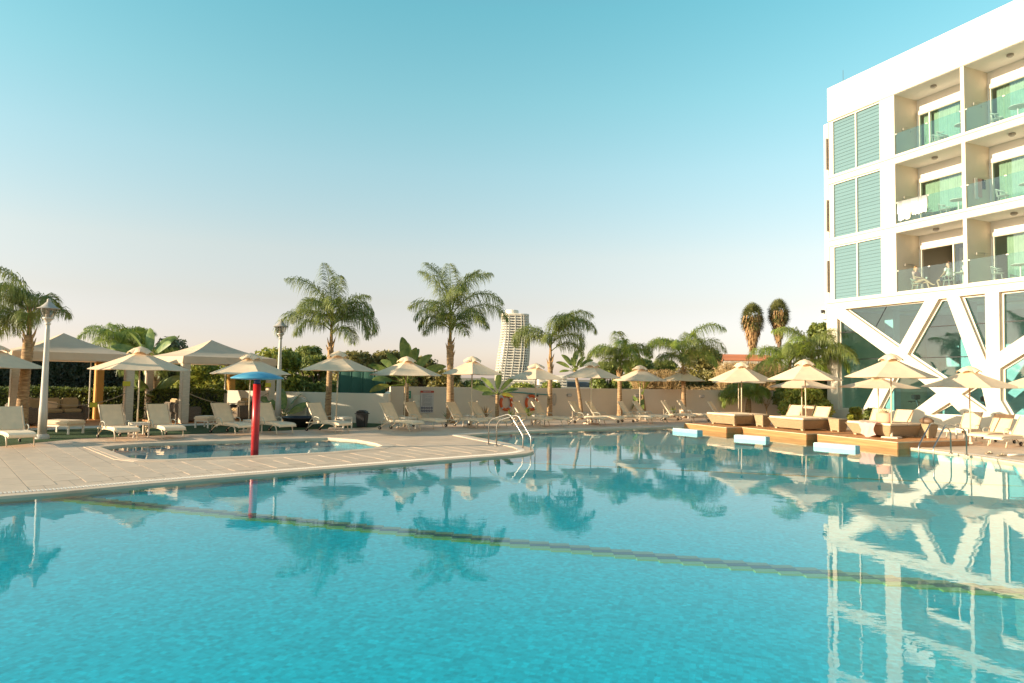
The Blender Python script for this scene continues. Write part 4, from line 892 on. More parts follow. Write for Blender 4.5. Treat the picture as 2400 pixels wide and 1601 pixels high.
palm_at(54, 23.0, 785, 68, [(178, 50, 1.7, 95), (190, 66, 1.9, 110), (150, 62, 1.8, 110), (8, 56, 1.35, 105), (-15, 64, 1.3, 125), (205, 30, 1.7, 100), (170, 20, 1.6, 95), (230, 45, 1.7, 120), (250, 60, 1.7, 125), (120, 45, 1.6, 115), (200, 82, 1.7, 70), (182, 5, 1.5, 80), (300, 30, 1.2, 110), (140, 15, 1.5, 90)], 'feather palm at far left beside the tall lamp post', rb=.17, rt=.10, seed=3, crown=1.0)
palm_at(770, 28.8, 803, 776, [(183, 40, 2.6, 118), (172, 56, 2.0, 110), (-3, 46, 2.3, 130), (8, 60, 2.0, 118), (90, 80, 2.1, 45), (265, 84, 2.15, 50), (200, 72, 2.3, 80), (340, 74, 2.2, 85), (240, 62, 2.0, 110), (290, 58, 1.9, 115), (150, 66, 2.1, 95), (45, 68, 2.0, 100), (220, 35, 1.7, 105), (320, 32, 1.7, 110), (270, 40, 1.7, 120), (-10, 36, 2.0, 125)], 'tall feather palm behind the second lamp post with wide arching fronds', rb=.11, rt=.075, seed=4, crown=1.25)
palm_at(1057, 31.0, 800, 1055, [(180, 70, 2.2, 110), (150, 75, 2.6, 60), (40, 80, 2.6, 55), (-8, 52, 2.9, 105), (5, 62, 2.6, 95), (250, 68, 2.2, 100), (290, 70, 2.4, 100), (210, 60, 2.0, 115), (320, 55, 2.3, 110), (100, 78, 2.8, 45), (265, 45, 1.8, 110), (190, 45, 1.6, 115), (340, 78, 2.6, 85), (235, 82, 2.7, 75), (300, 30, 1.7, 90), (-15, 30, 1.8, 85), (215, 30, 1.4, 100)], 'tallest feather palm, bushy crown left of the far tower', rb=.15, rt=.10, seed=5, crown=1.3)
palm_at(1289, 34.5, 840, 1290, [(182, 44, 2.3, 130), (176, 60, 2.2, 140), (-4, 62, 2.6, 112), (6, 74, 2.6, 100), (20, 52, 2.1, 118), (-20, 48, 2.0, 125), (160, 68, 1.7, 130), (300, 70, 2.2, 105), (330, 66, 2.4, 110), (60, 76, 2.3, 90), (270, 60, 1.7, 120), (350, 40, 1.8, 110)], 'feather palm with a leaning-right crown just right of the far tower', rb=.12, rt=.075, seed=6, crown=1.15)
palm_at(1453, 37.5, 866, 1452, [(180, 42, 2.0, 112), (192, 58, 1.9, 115), (0, 44, 2.0, 112), (-12, 60, 1.9, 115), (90, 78, 1.8, 70), (270, 74, 1.9, 110), (240, 60, 1.8, 115), (300, 58, 1.8, 115), (210, 34, 1.5, 110), (330, 32, 1.5, 110), (140, 62, 1.7, 105), (40, 60, 1.7, 105), (260, 36, 1.4, 110), (285, 20, 1.3, 95)], 'compact dense-crowned feather palm in the middle of the long wall', rb=.12, rt=.075, m=('palm', 'palm_bright'), seed=7, crown=.85)
palm_at(1603, 38.5, 866, 1601, [(180, 55, 2.6, 120), (172, 42, 2.2, 110), (190, 66, 2.4, 110), (0, 60, 2.8, 112), (10, 48, 2.5, 110), (-12, 72, 2.7, 105), (120, 70, 2.3, 100), (60, 70, 2.4, 100), (250, 60, 2.1, 115), (290, 56, 2.1, 115), (215, 40, 1.9, 110), (330, 36, 2.1, 110), (270, 35, 1.8, 110), (150, 28, 1.7, 90)], 'broad feather palm with a split crown right of the dense-crowned one', rb=.12, rt=.08, m=('palm', 'palm', 'palm_bright'), seed=8, crown=1.1)
palm_at(1753, 40.0, 935, 1755, [(178, 42, 1.9, 120), (190, 60, 1.7, 125), (170, 25, 1.7, 110), (0, 45, 1.3, 115), (-15, 60, 1.3, 115), (90, 75, 1.4, 90), (270, 66, 1.5, 115), (230, 50, 1.7, 120), (310, 45, 1.4, 115), (205, 30, 1.6, 110), (285, 30, 1.2, 100)], 'short young palm against the long wall behind the farthest parasol', rb=.16, rt=.10, m='palm_bright', boots=False, seed=9, crown=.3)
palm_at(1852, 37.5, 868, 1852, auto_fronds(13, 2.3, 31, (20, 78)), 'feather palm rising left of the white building corner', rb=.14, rt=.09, m=('palm_bright', 'palm'), seed=10)
palm_at(1903, 37.0, 850, 1902, auto_fronds(14, 2.4, 37, (15, 80)), 'feather palm pressed against the white building corner', rb=.15, rt=.10, m=('palm', 'palm_bright'), seed=11)
palm_at(370, 32.0, 850, 362, auto_fronds(9, 1.7, 41, (-10, 45)), 'slim palm behind the left cabana, trunk beside its right post', rb=.2, rt=.13, seed=12)
palm_at(283, 36.0, 835, 283, auto_fronds(14, 2.0, 43, (15, 80)), 'green palm crown rising above the left cabana roof', rb=.16, rt=.10, m='palm_bright', seed=13)

# fan palms far behind
def fan_palm(px, pyb, pyt, d, label, seed):
    r_ = random.Random(seed); b = gd(px, d, -.05); top = tp(px, pyb, d); t = thing('fan_palm', label, 'palm', b, 0, 'fan palms in the distance')
    MB().tube([(0, 0, 0), (.1, 0, top * .5), (0, 0, top)], [.32, .26, .24], 10).build('trunk', 'bark', t, smooth=True)
    Hc = tp(px, pyt, d) - top; Q = []; D = []
    for k in range(300):
        u = r_.random(); z = top + Hc * (.36 + .64 * u) ; a = r_.uniform(0, 6.283); el = R(-25 + 100 * u + r_.uniform(-15, 15)); dr = Vector((math.cos(a) * math.cos(el), math.sin(a) * math.cos(el), math.sin(el))); c0 = Vector((0, 0, top + Hc * (.5 + .25 * u)))
        c = c0 + dr * Hc * .25 * r_.uniform(.7, 1); nrm = dr.cross(Vector((0, 0, 1))).normalized()
        up = nrm.cross(dr); rr = Hc * .15
        for j in range(7):
            an = R(-75 + 25 * j); tip = c + (dr * math.cos(an) + (nrm * math.cos(k) + up * math.sin(k)) * math.sin(an)) * rr + Vector((0, 0, -.12 * rr)); w_ = (tip - c).cross(up).normalized() * .08; Q.append([c - w_ * .3, c + w_ * .3, tip + w_ * .3, tip - w_ * .3])
    quads('crown', [[tuple(v) for v in q] for q in Q], 'fan', t)
    for k in range(620):
        u = r_.random() ** .8; z = top - Hc * .12 + Hc * .86 * u; a = r_.uniform(0, 6.283); rr = Hc * (.07 + .20 * u ** .8) * r_.uniform(.6, 1.05); c = Vector((rr * math.cos(a), rr * math.sin(a), z)); dn = Vector((rr * .2 * math.cos(a), rr * .2 * math.sin(a), -Hc * r_.uniform(.10, .2))); w_ = Vector((-math.sin(a), math.cos(a), 0)) * r_.uniform(.05, .13)
        D.append([c - w_, c + w_, c + dn + w_ * .4, c + dn - w_ * .4])
    quads('dry_skirt', [[tuple(v) for v in q] for q in D], 'dryfrond', t)
fan_palm(1764, 802, 716, 88, 'distant fan palm with brown skirt, the left of two', 1); fan_palm(1826, 785, 706, 88, 'distant fan palm with brown skirt, the right of two', 2)

# paddle-leaved plants
def paddle_plant(base, h, leaves, label, m='paddle', rb=.07, lean=(0, 0), stems=1, leafL=1.1, seed=0, trunk_m='trunk', group='paddle-leaf plants'):
    r_ = random.Random(seed); t = thing('paddle_leaf_plant', label, 'plant', base, 0, group)
    MB().tube([(lean[0] * u ** 1.5, lean[1] * u, h * u) for u in [i / 10 for i in range(11)]], [rb * (1.15 - .3 * i / 10) + (.008 if i % 2 else 0) for i in range(11)], 9).build('stem', trunk_m, t, smooth=True)
    top = Vector((lean[0], lean[1], h - .05))
    for i, lf in enumerate(leaves):
        az, el, pet, L = lf[:4]; mm = lf[4] if len(lf) > 4 else m
        a = R(az); e = R(el); d0 = Vector((math.cos(a) * math.cos(e), math.sin(a) * math.cos(e), math.sin(e))); p1 = top + d0 * pet
        ln = L; wd = L * .165; sd = Vector((-math.sin(a), math.cos(a), 0)); tw = r_.choice((-1, 1)) * (r_.uniform(.7, 1.35) if abs(math.sin(R(az))) < .75 else r_.uniform(0, .6)); mb = MB(); n = 9; P_ = []; p = p1.copy(); ee = e
        rows = []
        for k in range(n + 1):
            u = k / n; ee = e - R(38) * u * u; dd = Vector((math.cos(a) * math.cos(ee), math.sin(a) * math.cos(ee), math.sin(ee))); 
            if k: p = p + dd * ln / n
            upv = sd.cross(dd).normalized(); s2 = (sd * math.cos(tw) + upv * math.sin(tw)); ww = wd * (math.sin(math.pi * min(.985, .05 + u * .95)) ** .55); nv = s2.cross(dd)
            rows.append((p - s2 * ww + nv * ww * .25, p.copy(), p + s2 * ww + nv * ww * .25))
        vs = [tuple(v) for r3 in rows for v in r3]; fs = []
        for k in range(n): fs += [(3 * k, 3 * k + 1, 3 * k + 4, 3 * k + 3), (3 * k + 1, 3 * k + 2, 3 * k + 5, 3 * k + 4)]
        lo = MB().add(vs, fs).build('leaf', mm, t, smooth=True, fixn=False)
        MB().tube([top, top.lerp(p1, .6), p1], [.03, .02, .013], 6).build('leaf_stalk', 'palm_bright', lo)
    return t
b = gd(953, 31.0); paddle_plant(b, 1.75, [(185, 35, .7, 1.3), (170, 50, .6, 1.1), (100, 80, .8, 1.3), (260, 78, .9, 1.4), (60, 72, .7, 1.2), (0, 60, .6, 1.2), (10, 35, .7, 1.3), (300, 66, .8, 1.2), (230, 58, .7, 1.2), (200, 15, .7, .9), (190, -5, .8, .9, 'paddle_y')], 'large paddle-leaf plant rising behind the parasol near the rules board', rb=.11, leafL=1.4, seed=2)
b = gd(1166, 33.5); paddle_plant(b, 1.30, [(180, 25, .3, 1.0), (170, 55, .3, .9), (90, 75, .3, .9), (280, 75, .3, 1.0), (0, 55, .3, .9), (10, 25, .3, .8), (220, 10, .25, .7), (330, 5, .25, .7, 'paddle_y')], 'paddle-leaf plant left of the left life ring', rb=.09, seed=3)
b = gd(1364, 35.5); tpz = dp(1347, 868, 35.5); paddle_plant(b, tpz.z, [(178, 35, .35, .75), (160, 60, .35, .8), (80, 82, .35, .8), (60, 78, .5, .8), (0, 42, .35, .8), (20, 62, .3, .7), (250, 60, .25, .7), (300, 55, .25, .7), (190, 5, .3, .55), (-10, 12, .25, .5), (275, 30, .2, .6)], 'small paddle-leaf tree on a thin leaning stem', rb=.085, lean=(tpz.x - b.x, 0), seed=4)
b = gd(1511, 39.0); tpz = dp(1505, 925, 39.0); paddle_plant(b, tpz.z, [(150, 72, .9, .9, 'paddle_y'), (40, 58, .7, .9, 'paddle_y'), (90, 80, .8, .8), (200, -40, .3, .8), (10, 70, .4, .6, 'paddle_y')], 'yellowing paddle-leaf plant between the last parasols of the back row', m='paddle', rb=.1, lean=(tpz.x - b.x, 0), seed=5)
b = gd(1502, 38.0); paddle_plant(b, .25, [(160, 78, .2, .9), (200, 70, .2, .8), (60, 75, .15, .8), (280, 60, .15, .6)], 'low paddle-leaf shoots at the foot of the yellowing plant', rb=.05, seed=6)
b = gd(346, 31.5); paddle_plant(b, 2.7, [(120, 80, .3, 1.35), (200, 30, .5, 1.2), (330, 35, .5, 1.3), (260, 10, .5, 1.3), (20, 55, .4, 1.2), (170, 60, .4, 1.3)], 'tall paddle-leaf plant with one upright blade between the cabanas', rb=.12, seed=7)
b = gd(352, 29.6); paddle_plant(b, .9, [(180, 55, .4, 1.4), (220, 65, .4, 1.2), (320, 45, .4, 1.4), (0, 50, .4, 1.3), (270, 50, .3, 1.2), (150, 75, .4, 1.3), (300, 20, .4, 1.1, 'paddle_y')], 'low spreading paddle-leaf clump between the cabanas', rb=.1, seed=8)
b = gd(668, 29.4); paddle_plant(b, .35, [(180, 45, .3, 1.1), (120, 65, .3, 1.2), (20, 35, .3, 1.0), (60, 55, .3, 1.1), (240, 40, .3, .9), (330, 25, .3, .9)], 'dark paddle-leaf clump at the foot of the second lamp post', rb=.08, seed=9)
def spiky(px, d, n, L, label, m='palm', seed=0):
    r_ = random.Random(seed); t = thing('spiky_plant', label, 'plant', gd(px, d), 0, 'spiky plants at the foot of the wall'); MB().lathe([(.09, 0), (.1, .08), (.04, .14)], 8).build('stem', 'bark', t)
    for i in range(n):
        a = i * 2.4; e = R(r_.uniform(20, 80)); d_ = Vector((math.cos(a) * math.cos(e), math.sin(a) * math.cos(e), math.sin(e))); s_ = Vector((-math.sin(a), math.cos(a), 0)) * .028; p0 = Vector((0, 0, .08)); p1 = p0 + d_ * L * .55; p2 = p0 + d_ * L + Vector((0, 0, -.1 * L))
        MB().add([p0 - s_, p0 + s_, p1 + s_ * 1.1, p1 - s_ * 1.1, p2], [(0, 1, 2, 3), (3, 2, 4)]).build('leaf', m, t, fixn=False)
for i, (px, d, n, L, lab) in enumerate([(1139, 33.8, 16, .75, 'spiky brownish plant at the wall behind the handrail'), (1238, 35.0, 18, .7, 'dark spiky plant under the right life ring'), (1053, 31.6, 14, .6, 'spiky plant at the foot of the tallest palm'), (1578, 39.0, 14, .7, 'spiky plant beside the last palm trunk of the back row'), (1196, 34.4, 12, .55, 'small spiky plant under the left life ring')]): spiky(px, d, n, L, lab, 'dryfrond' if i == 0 else 'palm', i)

# broadleaf trees
def blob_leaves(lobes, n, size, seed, squash=1.0, fill=.55):
    g_ = np.random.default_rng(seed); L_ = np.array([l[:3] for l in lobes]); Rr = np.array([l[3] for l in lobes]); pr = Rr ** 2 / np.sum(Rr ** 2); idx = g_.choice(len(lobes), n, p=pr)
    d = g_.normal(size=(n, 3)); d /= np.linalg.norm(d, axis=1)[:, None]; rr = Rr[idx] * (fill + (1.08 - fill) * g_.random(n) ** .6)
    # small clumps displace the outline
    k = np.sin(d[:, 0] * 7 + idx) * np.sin(d[:, 1] * 6 + idx * 2) * np.sin(d[:, 2] * 8 + idx * 3); rr *= 1 + .18 * k
    c = L_[idx] + d * rr[:, None] * np.array([1, 1, squash]); nrm = d * .6 + g_.normal(size=(n, 3)) * .7; nrm /= np.linalg.norm(nrm, axis=1)[:, None]
    a = np.cross(nrm, g_.normal(size=(n, 3))); a /= np.linalg.norm(a, axis=1)[:, None]; b_ = np.cross(nrm, a); s_ = size * (.6 + .8 * g_.random(n))[:, None]
    return np.stack([c - a * s_, c - b_ * s_ * .45, c + a * s_, c + b_ * s_ * .45], axis=1)
def tree(base, h, rx, label, m, n=5000, leaf=.14, seed=0, lobes=9, squash=.85, trunkr=.12, name='broadleaf_tree', cat='tree', group='trees beyond the pool walls', low=.25, core=True, ry=None):
    r_ = random.Random(seed); t = thing(name, label, cat, base, 0, group); L_ = []; ry = ry or rx * .8
    for i in range(lobes):
        a = i * 2.4 + r_.uniform(-.4, .4); q = math.sqrt((i + .5) / lobes); lr = rx * r_.uniform(.34, .5); zz = (h - lr * squash) if i < 2 + lobes // 4 else h * (low + (1 - low) * (.9 - .5 * q)) * r_.uniform(.8, 1.0)
        L_.append((math.cos(a) * q * (rx - lr * .6), math.sin(a) * q * (ry - lr * .6), max(lr * .5, min(h - lr * squash, zz)), lr))
    MB().tube([(0, 0, -.1), (r_.uniform(-.1, .1), 0, h * .3), (r_.uniform(-.2, .2), 0, h * .62)], [trunkr * 1.3, trunkr, trunkr * .6], 8).build('trunk', 'bark', t, smooth=True)
    for i, l in enumerate(L_[:6]): MB().tube([(0, 0, h * (.2 + .05 * i)), (l[0] * .5, l[1] * .5, (h * .3 + l[2]) / 2), l[:3]], [trunkr * .6, trunkr * .4, trunkr * .15], 5).build('limb', 'bark', t)
    V = blob_leaves(L_, n, leaf, seed + 100, squash); V = V[V[:, :, 2].min(axis=1) > .03]
    quads('crown', V, m, t); return t
def tree_px(px, py_top, d, halfpx, label, m, **k):
    b = gd(px, d, -.05); return tree(b, tp(px, py_top, d) + .05, halfpx * d / F, label, m, **k)
tree_px(300, 772, 38, 52, 'bushy green tree above the left cabana roof', 'leaf_green', seed=1, n=6000, leaf=.12)
tree_px(392, 792, 38, 55, 'thin grey-green tree between the two cabana roofs', 'leaf_grey', seed=2, n=2600, leaf=.10)
tree_px(640, 818, 34, 75, 'citrus tree with loose sprigs behind the second lamp post', 'leaf_lime', seed=3, n=6500, leaf=.11, low=.1)
tree_px(560, 850, 35, 80, 'citrus tree behind the right cabana', 'leaf_lime', seed=33, n=6000, leaf=.11, low=.1)
tree_px(470, 850, 35, 60, 'leafy citrus tree seen under the right cabana roof', 'leaf_lime', seed=35, n=5000, leaf=.11, low=.1)
tree_px(740, 835, 34, 60, 'leafy citrus tree behind the low white wall', 'leaf_green', seed=4, n=6500, leaf=.11, low=.08)
tree_px(718, 812, 50, 38, 'round dark tree peeking above the citrus trees', 'leaf_green', seed=5, n=4200, leaf=.13, low=.4)
tree_px(830, 825, 50, 62, 'domed olive tree left of the large paddle-leaf plant', 'leaf_olive', seed=6, n=8000, leaf=.13, low=.05)
tree_px(905, 824, 52, 58, 'domed olive tree directly behind the large paddle-leaf plant', 'leaf_olive', seed=7, n=8000, leaf=.13, low=.05)
tree_px(985, 838, 51, 62, 'domed olive tree left of the tallest palm trunk', 'leaf_olive', seed=8, n=8000, leaf=.13, low=.05)
tree_px(1050, 868, 50, 50, 'low olive tree right of the tallest palm trunk', 'leaf_olive', seed=9, n=6000, leaf=.13, low=.05)
tree_px(1110, 892, 50, 42, 'low dark bush behind the wall under the tower', 'leaf_green', seed=10, n=4000, leaf=.12, low=.05)
tree_px(1225, 898, 62, 40, 'low yellow-green bush at the foot of the tower', 'leaf_lime', seed=11, n=2600, leaf=.12, low=.05)
tree_px(1290, 895, 62, 32, 'low yellow-green bush right of the tower base', 'leaf_lime', seed=12, n=2400, leaf=.12, low=.05)
tree_px(1425, 850, 54, 48, 'dark green tree behind the dense-crowned palm', 'leaf_green', seed=13, n=7000, leaf=.13, low=.05)
tree_px(1500, 842, 58, 52, 'dark green tree right of the dense-crowned palm', 'leaf_green', seed=14, n=7000, leaf=.13, low=.05)
tree_px(1560, 846, 60, 45, 'green tree behind the dry reeds left of the broad palm', 'leaf_green', seed=15, n=6000, leaf=.13, low=.05)
tree_px(1640, 815, 52, 72, 'big olive-green bush right of the broad palm trunk', 'leaf_olive', seed=16, n=10000, leaf=.13, low=.05)
tree_px(1690, 868, 50, 55, 'feathery olive bush above the long wall', 'leaf_olive', seed=17, n=6500, leaf=.11, low=.05)
tree_px(1600, 880, 49, 55, 'feathery green bush behind the smallest back-row parasol', 'leaf_olive', seed=18, n=6000, leaf=.11, low=.05)
tree_px(1890, 905, 36.0, 58, 'yellow-green shrub below the palms at the building corner', 'leaf_lime', seed=19, n=9000, leaf=.085, low=.02, lobes=12, name='shrub', cat='shrub', group='shrubs near the building')
tree_px(1865, 870, 40.0, 55, 'dense green tree behind the palms at the building corner', 'leaf_green', seed=20, n=9000, leaf=.11, low=.05)
tree_px(1925, 760, 43.0, 40, 'tall narrow green tree hugging the building corner', 'leaf_green', seed=21, n=9000, leaf=.12, low=.02, squash=1.3)
tree_px(1932, 840, 40.5, 34, 'dark green tree at the very corner of the building', 'leaf_green', seed=22, n=6000, leaf=.11, low=.02)
for i, (px, py, d, hw, lab) in enumerate([(2003, 955, 32.0, 20, 'small flowering shrub with yellow leaves beside the corner column'), (2042, 957, 31.0, 22, 'small leafy shrub in front of the tilted white beam')]):
    t = tree_px(px, py, d, hw, lab, 'leaf_lime' if i == 0 else 'leaf_green', seed=40 + i, n=1500, leaf=.07, low=.25, name='shrub', cat='shrub', group='shrubs near the building', trunkr=.03)
# unseen trees added beyond the left edge to shade and streak the terrace
for i, (x, y, h, rx) in enumerate([(-37, 12, 3.4, 1.3), (-35, 25.5, 4.0, 2.0), (-31, 31, 4.4, 2.4)]): tree(Vector((x, y, -.05)), h, rx, ['added shade tree outside the left edge by the pool corner', 'added shade tree outside the left edge behind the cabanas', 'added shade tree outside the left edge at the hedge end'][i], 'leaf_green', seed=60 + i, n=4500, leaf=.17, low=.15)
# hedges
def hedge(p, q, h, th, label, m, n, seed, topm=None, leaf=.05, name='hedge'):
    d = (q - p); L_ = d.length; a = math.atan2(d.y, d.x); t = thing(name, label, 'hedge', (p.x, p.y, 0), a, 'hedges behind the cabanas'); g_ = np.random.default_rng(seed)
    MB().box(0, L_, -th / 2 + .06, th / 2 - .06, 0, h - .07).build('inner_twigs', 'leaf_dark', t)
    def cards(c, k):
        nr = g_.normal(size=(k, 3)); nr /= np.linalg.norm(nr, axis=1)[:, None]; a_ = np.cross(nr, g_.normal(size=(k, 3))); a_ /= np.linalg.norm(a_, axis=1)[:, None]; b_ = np.cross(nr, a_); s_ = leaf * (.6 + .8 * g_.random(k))[:, None]; return np.stack([c - a_ * s_, c - b_ * s_ * .5, c + a_ * s_, c + b_ * s_ * .5], axis=1)
    n1 = n // 2; x = g_.random(n1) * L_; zz = g_.random(n1) * h; yy = np.where(g_.random(n1) < .8, -th / 2, th / 2) + g_.normal(size=n1) * .05
    quads('side_leaves', cards(np.stack([x, yy, zz], 1), n1), m, t)
    n2 = n - n1; x = g_.random(n2) * L_; yy = (g_.random(n2) - .5) * th; zz = h + g_.normal(size=n2) * .045 + .03 * np.sin(x * 2.1)
    quads('top_leaves', cards(np.stack([x, yy, zz], 1), n2), topm or m, t)
hedge(gd(-150, 28.0), gd(530, 30.2), 1.28, .8, 'clipped low hedge with sunlit top behind both cabanas', 'leaf_hedge', 26000, 1, 'leaf_hedge')
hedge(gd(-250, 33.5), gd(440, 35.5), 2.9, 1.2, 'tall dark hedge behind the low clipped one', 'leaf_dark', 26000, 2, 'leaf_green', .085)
# dry reeds
def reeds(px0, px1, d0, d1, py0, n, label, seed):
    g_ = np.random.default_rng(seed); b0 = gd(px0, d0); t = thing('reed_bed', label, 'reeds', (b0.x, b0.y, -.05), 0, 'dry reed beds above the long wall'); Q = []
    r_ = random.Random(seed)
    for i in range(n):
        px = px0 + (px1 - px0) * r_.random(); d = d0 + (d1 - d0) * r_.random(); p = gd(px, d) - b0; h = tp(px, py0, d) * r_.uniform(.72, 1.06); dx, dy = r_.uniform(-.35, .35), r_.uniform(-.3, .3); w_ = r_.uniform(.012, .03); a = r_.uniform(0, 3.14); wx, wy = w_ * math.cos(a), w_ * math.sin(a)
        Q.append([(p.x - wx, p.y - wy, 0), (p.x + wx, p.y + wy, 0), (p.x + dx * .5 + wx, p.y + dy * .5 + wy, h * .6), (p.x + dx * .5 - wx, p.y + dy * .5 - wy, h * .6)]); Q.append([(p.x + dx * .5 - wx, p.y + dy * .5 - wy, h * .6), (p.x + dx * .5 + wx, p.y + dy * .5 + wy, h * .6), (p.x + dx * 1.6, p.y + dy * 1.6, h), (p.x + dx * 1.55, p.y + dy * 1.55, h)])
        for k in range(2):
            u = r_.uniform(.5, .95); c = Vector((p.x + dx * u, p.y + dy * u, h * u)); e = Vector((r_.uniform(-.5, .5), r_.uniform(-.4, .4), r_.uniform(-.15, .25))); Q.append([c, c + Vector((0, 0, .03)), c + e + Vector((0, 0, .015)), c + e])
    o = quads('stalks', [[tuple(v) for v in q] for q in Q], 'reed', t); o['kind'] = 'stuff'
reeds(1495, 1585, 44.5, 48, 868, 1500, 'dry brown reeds between the dense-crowned and the broad palm', 1); reeds(1690, 1840, 44.5, 49, 850, 2600, 'dry brown reeds below the terracotta roof', 2); reeds(1600, 1690, 43.8, 46, 905, 700, 'short dry reeds along the top of the wall right of the broad palm', 3)
# bare shrub against the wall
t = thing('bare_shrub', 'leafless twiggy shrub against the wall right of the short young palm', 'shrub', gd(1798, 40.6)); r_ = random.Random(5)
MB().tube([(0, 0, 0), (-.05, 0, .5), (-.12, 0, .8)], [.03, .02, .015], 6).build('stem', 'boot', t)
for i in range(12): a = r_.uniform(0, 6.28); l = r_.uniform(.6, 1.1); MB().tube([(-.05, 0, .4 + .03 * i), (-.05 + .2 * math.cos(a), .15 * math.sin(a), .7 + .03 * i), (-.05 + .34 * math.cos(a), .2 * math.sin(a), .7 + l)], [.012, .008, .003], 5).build('twig', 'boot', t)

# ================================================================== HOTEL BUILDING  (local x along the facade, y inwards, z up)
P0 = gp(1939.5, 987); BA = math.atan2(UF.y, UF.x)
hb = thing('hotel_building', 'white hotel wing with balconies above a diagonal-beam glass hall', 'building', (P0.x, P0.y, 0), BA)
def HP(name, mb, m, parent=None, **k): return mb.build(name, m, parent or hb, **k)
LEN, DEP = 16.0, 11.0; Z1, Z2, Z3, ZP, ZT = 6.52, 9.92, 13.40, 16.56, 18.46; FLO = [Z1, Z2, Z3]; REC = 1.65
# lower diagonal-beam facade
OPEN = [[(1.2, 6.04), (5.72, 6.04), (4.32, 3.86)], [(.70, 5.58), (3.84, 3.42), (2.2, .68), (.70, .68)], [(4.44, 2.99), (6.21, 1.67), (4.9, .70), (3.1, .70)], [(6.4, 6.05), (6.78, 6.05), (7.91, 2.79), (6.66, 2.29), (4.78, 3.52)],
        [(7.38, 1.67), (8.16, 2.2), (8.30, 1.87), (8.46, 1.10), (8.46, .93)], [(7.37, 6.08), (8.50, 6.08), (8.48, 3.14)], [(9.08, 6.08), (12.95, 6.08), (9.06, 3.52)], [(9.06, 2.81), (12.6, 5.05), (13.6, .8), (9.42, .78), (9.04, 1.47)], [(5.90, .68), (6.83, 1.28), (7.46, .68)],
        [(13.5, 6.05), (15.3, 6.05), (15.3, 3.2)], [(14.1, .8), (13.4, 4.3), (15.3, 1.9), (15.3, .8)]]
HP('diagonal_beam_wall', MB().polyxz([(0, -.1), (LEN, -.1), (LEN, 6.16), (0, 6.16)], 0, .34, OPEN), 'render')
HP('first_floor_beam', MB().box(-.0, LEN, -.03, .5, 6.16, Z1 - .1), 'render', bevel=.012)
HP('beam_ledge', MB().box(-.02, LEN, -.10, .5, Z1 - .098, Z1 - .02), 'render')
def inset(poly, d):
    a = sum(poly[i][0] * poly[(i + 1) % len(poly)][1] - poly[(i + 1) % len(poly)][0] * poly[i][1] for i in range(len(poly))); return offset(poly, -d)
for op in OPEN:
    ins = inset(op, .085); fr = HP('window_frame', MB().polyxz(op, .20, .30, [ins]), 'white_metal'); ins2 = inset(op, .075)
    MB().polyxz(ins2, .245, .255).build('pane', 'window', fr)
    zs = [p[1] for p in op]; xs = [p[0] for p in op]
    for zc in (3.35, 4.8):                                     # horizontal transoms
        X = []
        for i in range(len(op)):
            a, b = ins[i], ins[(i + 1) % len(op)]
            if (a[1] - zc) * (b[1] - zc) < 0: X.append(a[0] + (b[0] - a[0]) * (zc - a[1]) / (b[1] - a[1]))
        if len(X) == 2 and abs(X[0] - X[1]) > .5 and max(zs) - min(zs) > 1.6 and not (op[0] == (1.2, 6.04)): MB().box(min(X), max(X), .225, .275, zc - .022, zc + .022).build('transom', 'gym', fr)
fr = [o for o in COL.objects if o.parent == hb and o.name.startswith('window_frame')][0]
MB().tube([(3.50, .25, 5.97), (2.88, .25, 5.0)], .022, 6).build('mullion', 'gym', fr)
HP('plinth', MB().box(8.95, LEN, -.35, -.01, -.1, .62), 'render', bevel=.01)
# end walls, back, roof, fin
HP('end_panel', MB().box(15.2, LEN, .01, .36, Z1 + .001, ZP - .001), 'render')
HP('back_wall', MB().box(-.0, LEN, DEP, DEP + .2, -.1, ZT - .3), 'render')
HP('roof_slab', MB().box(.25, LEN, .5, DEP, ZP, ZP + .3), 'render')
HP('parapet', MB().box(.2, LEN, -.04, .3, ZP, ZT), 'render', bevel=.015)
HP('parapet', MB().box(.2, .5, .31, DEP, ZP + .01, ZT - .01), 'render')
HP('corner_fin', MB().box(-.32, -.0, .25, .95, 5.58, 16.62), 'render', bevel=.012)
HP('fin_foot', MB().box(-.32, -.002, -.02, .95, 5.58, 6.3), 'render', bevel=.012)
HP('end_wall', MB().box(.0, .28, .36, DEP, -.1, ZP), 'render'); HP('end_wall', MB().box(LEN - .3, LEN, .36, DEP, -.1, ZP), 'render')
for zf in FLO: HP('slit_window', MB().box(-.02, .06, .02, .24, zf + .55, zf + 2.3), 'lamp_hat')
for (x, z) in [(.05, 6.05)]:
    c = HP('security_camera', MB().box(-.22, -.08, -.20, -.02, 5.98, 6.10), 'dark', bevel=.02); MB().lathe([(0, 5.9), (.05, 5.92), (.06, 5.98)], 12, (-.15, -.16, 0)).build('camera_dome', 'dark', c)
HP('lightning_rod', MB().tube([(.9, .4, ZT), (.9, .4, ZT + .85)], .012, 6), 'steel')
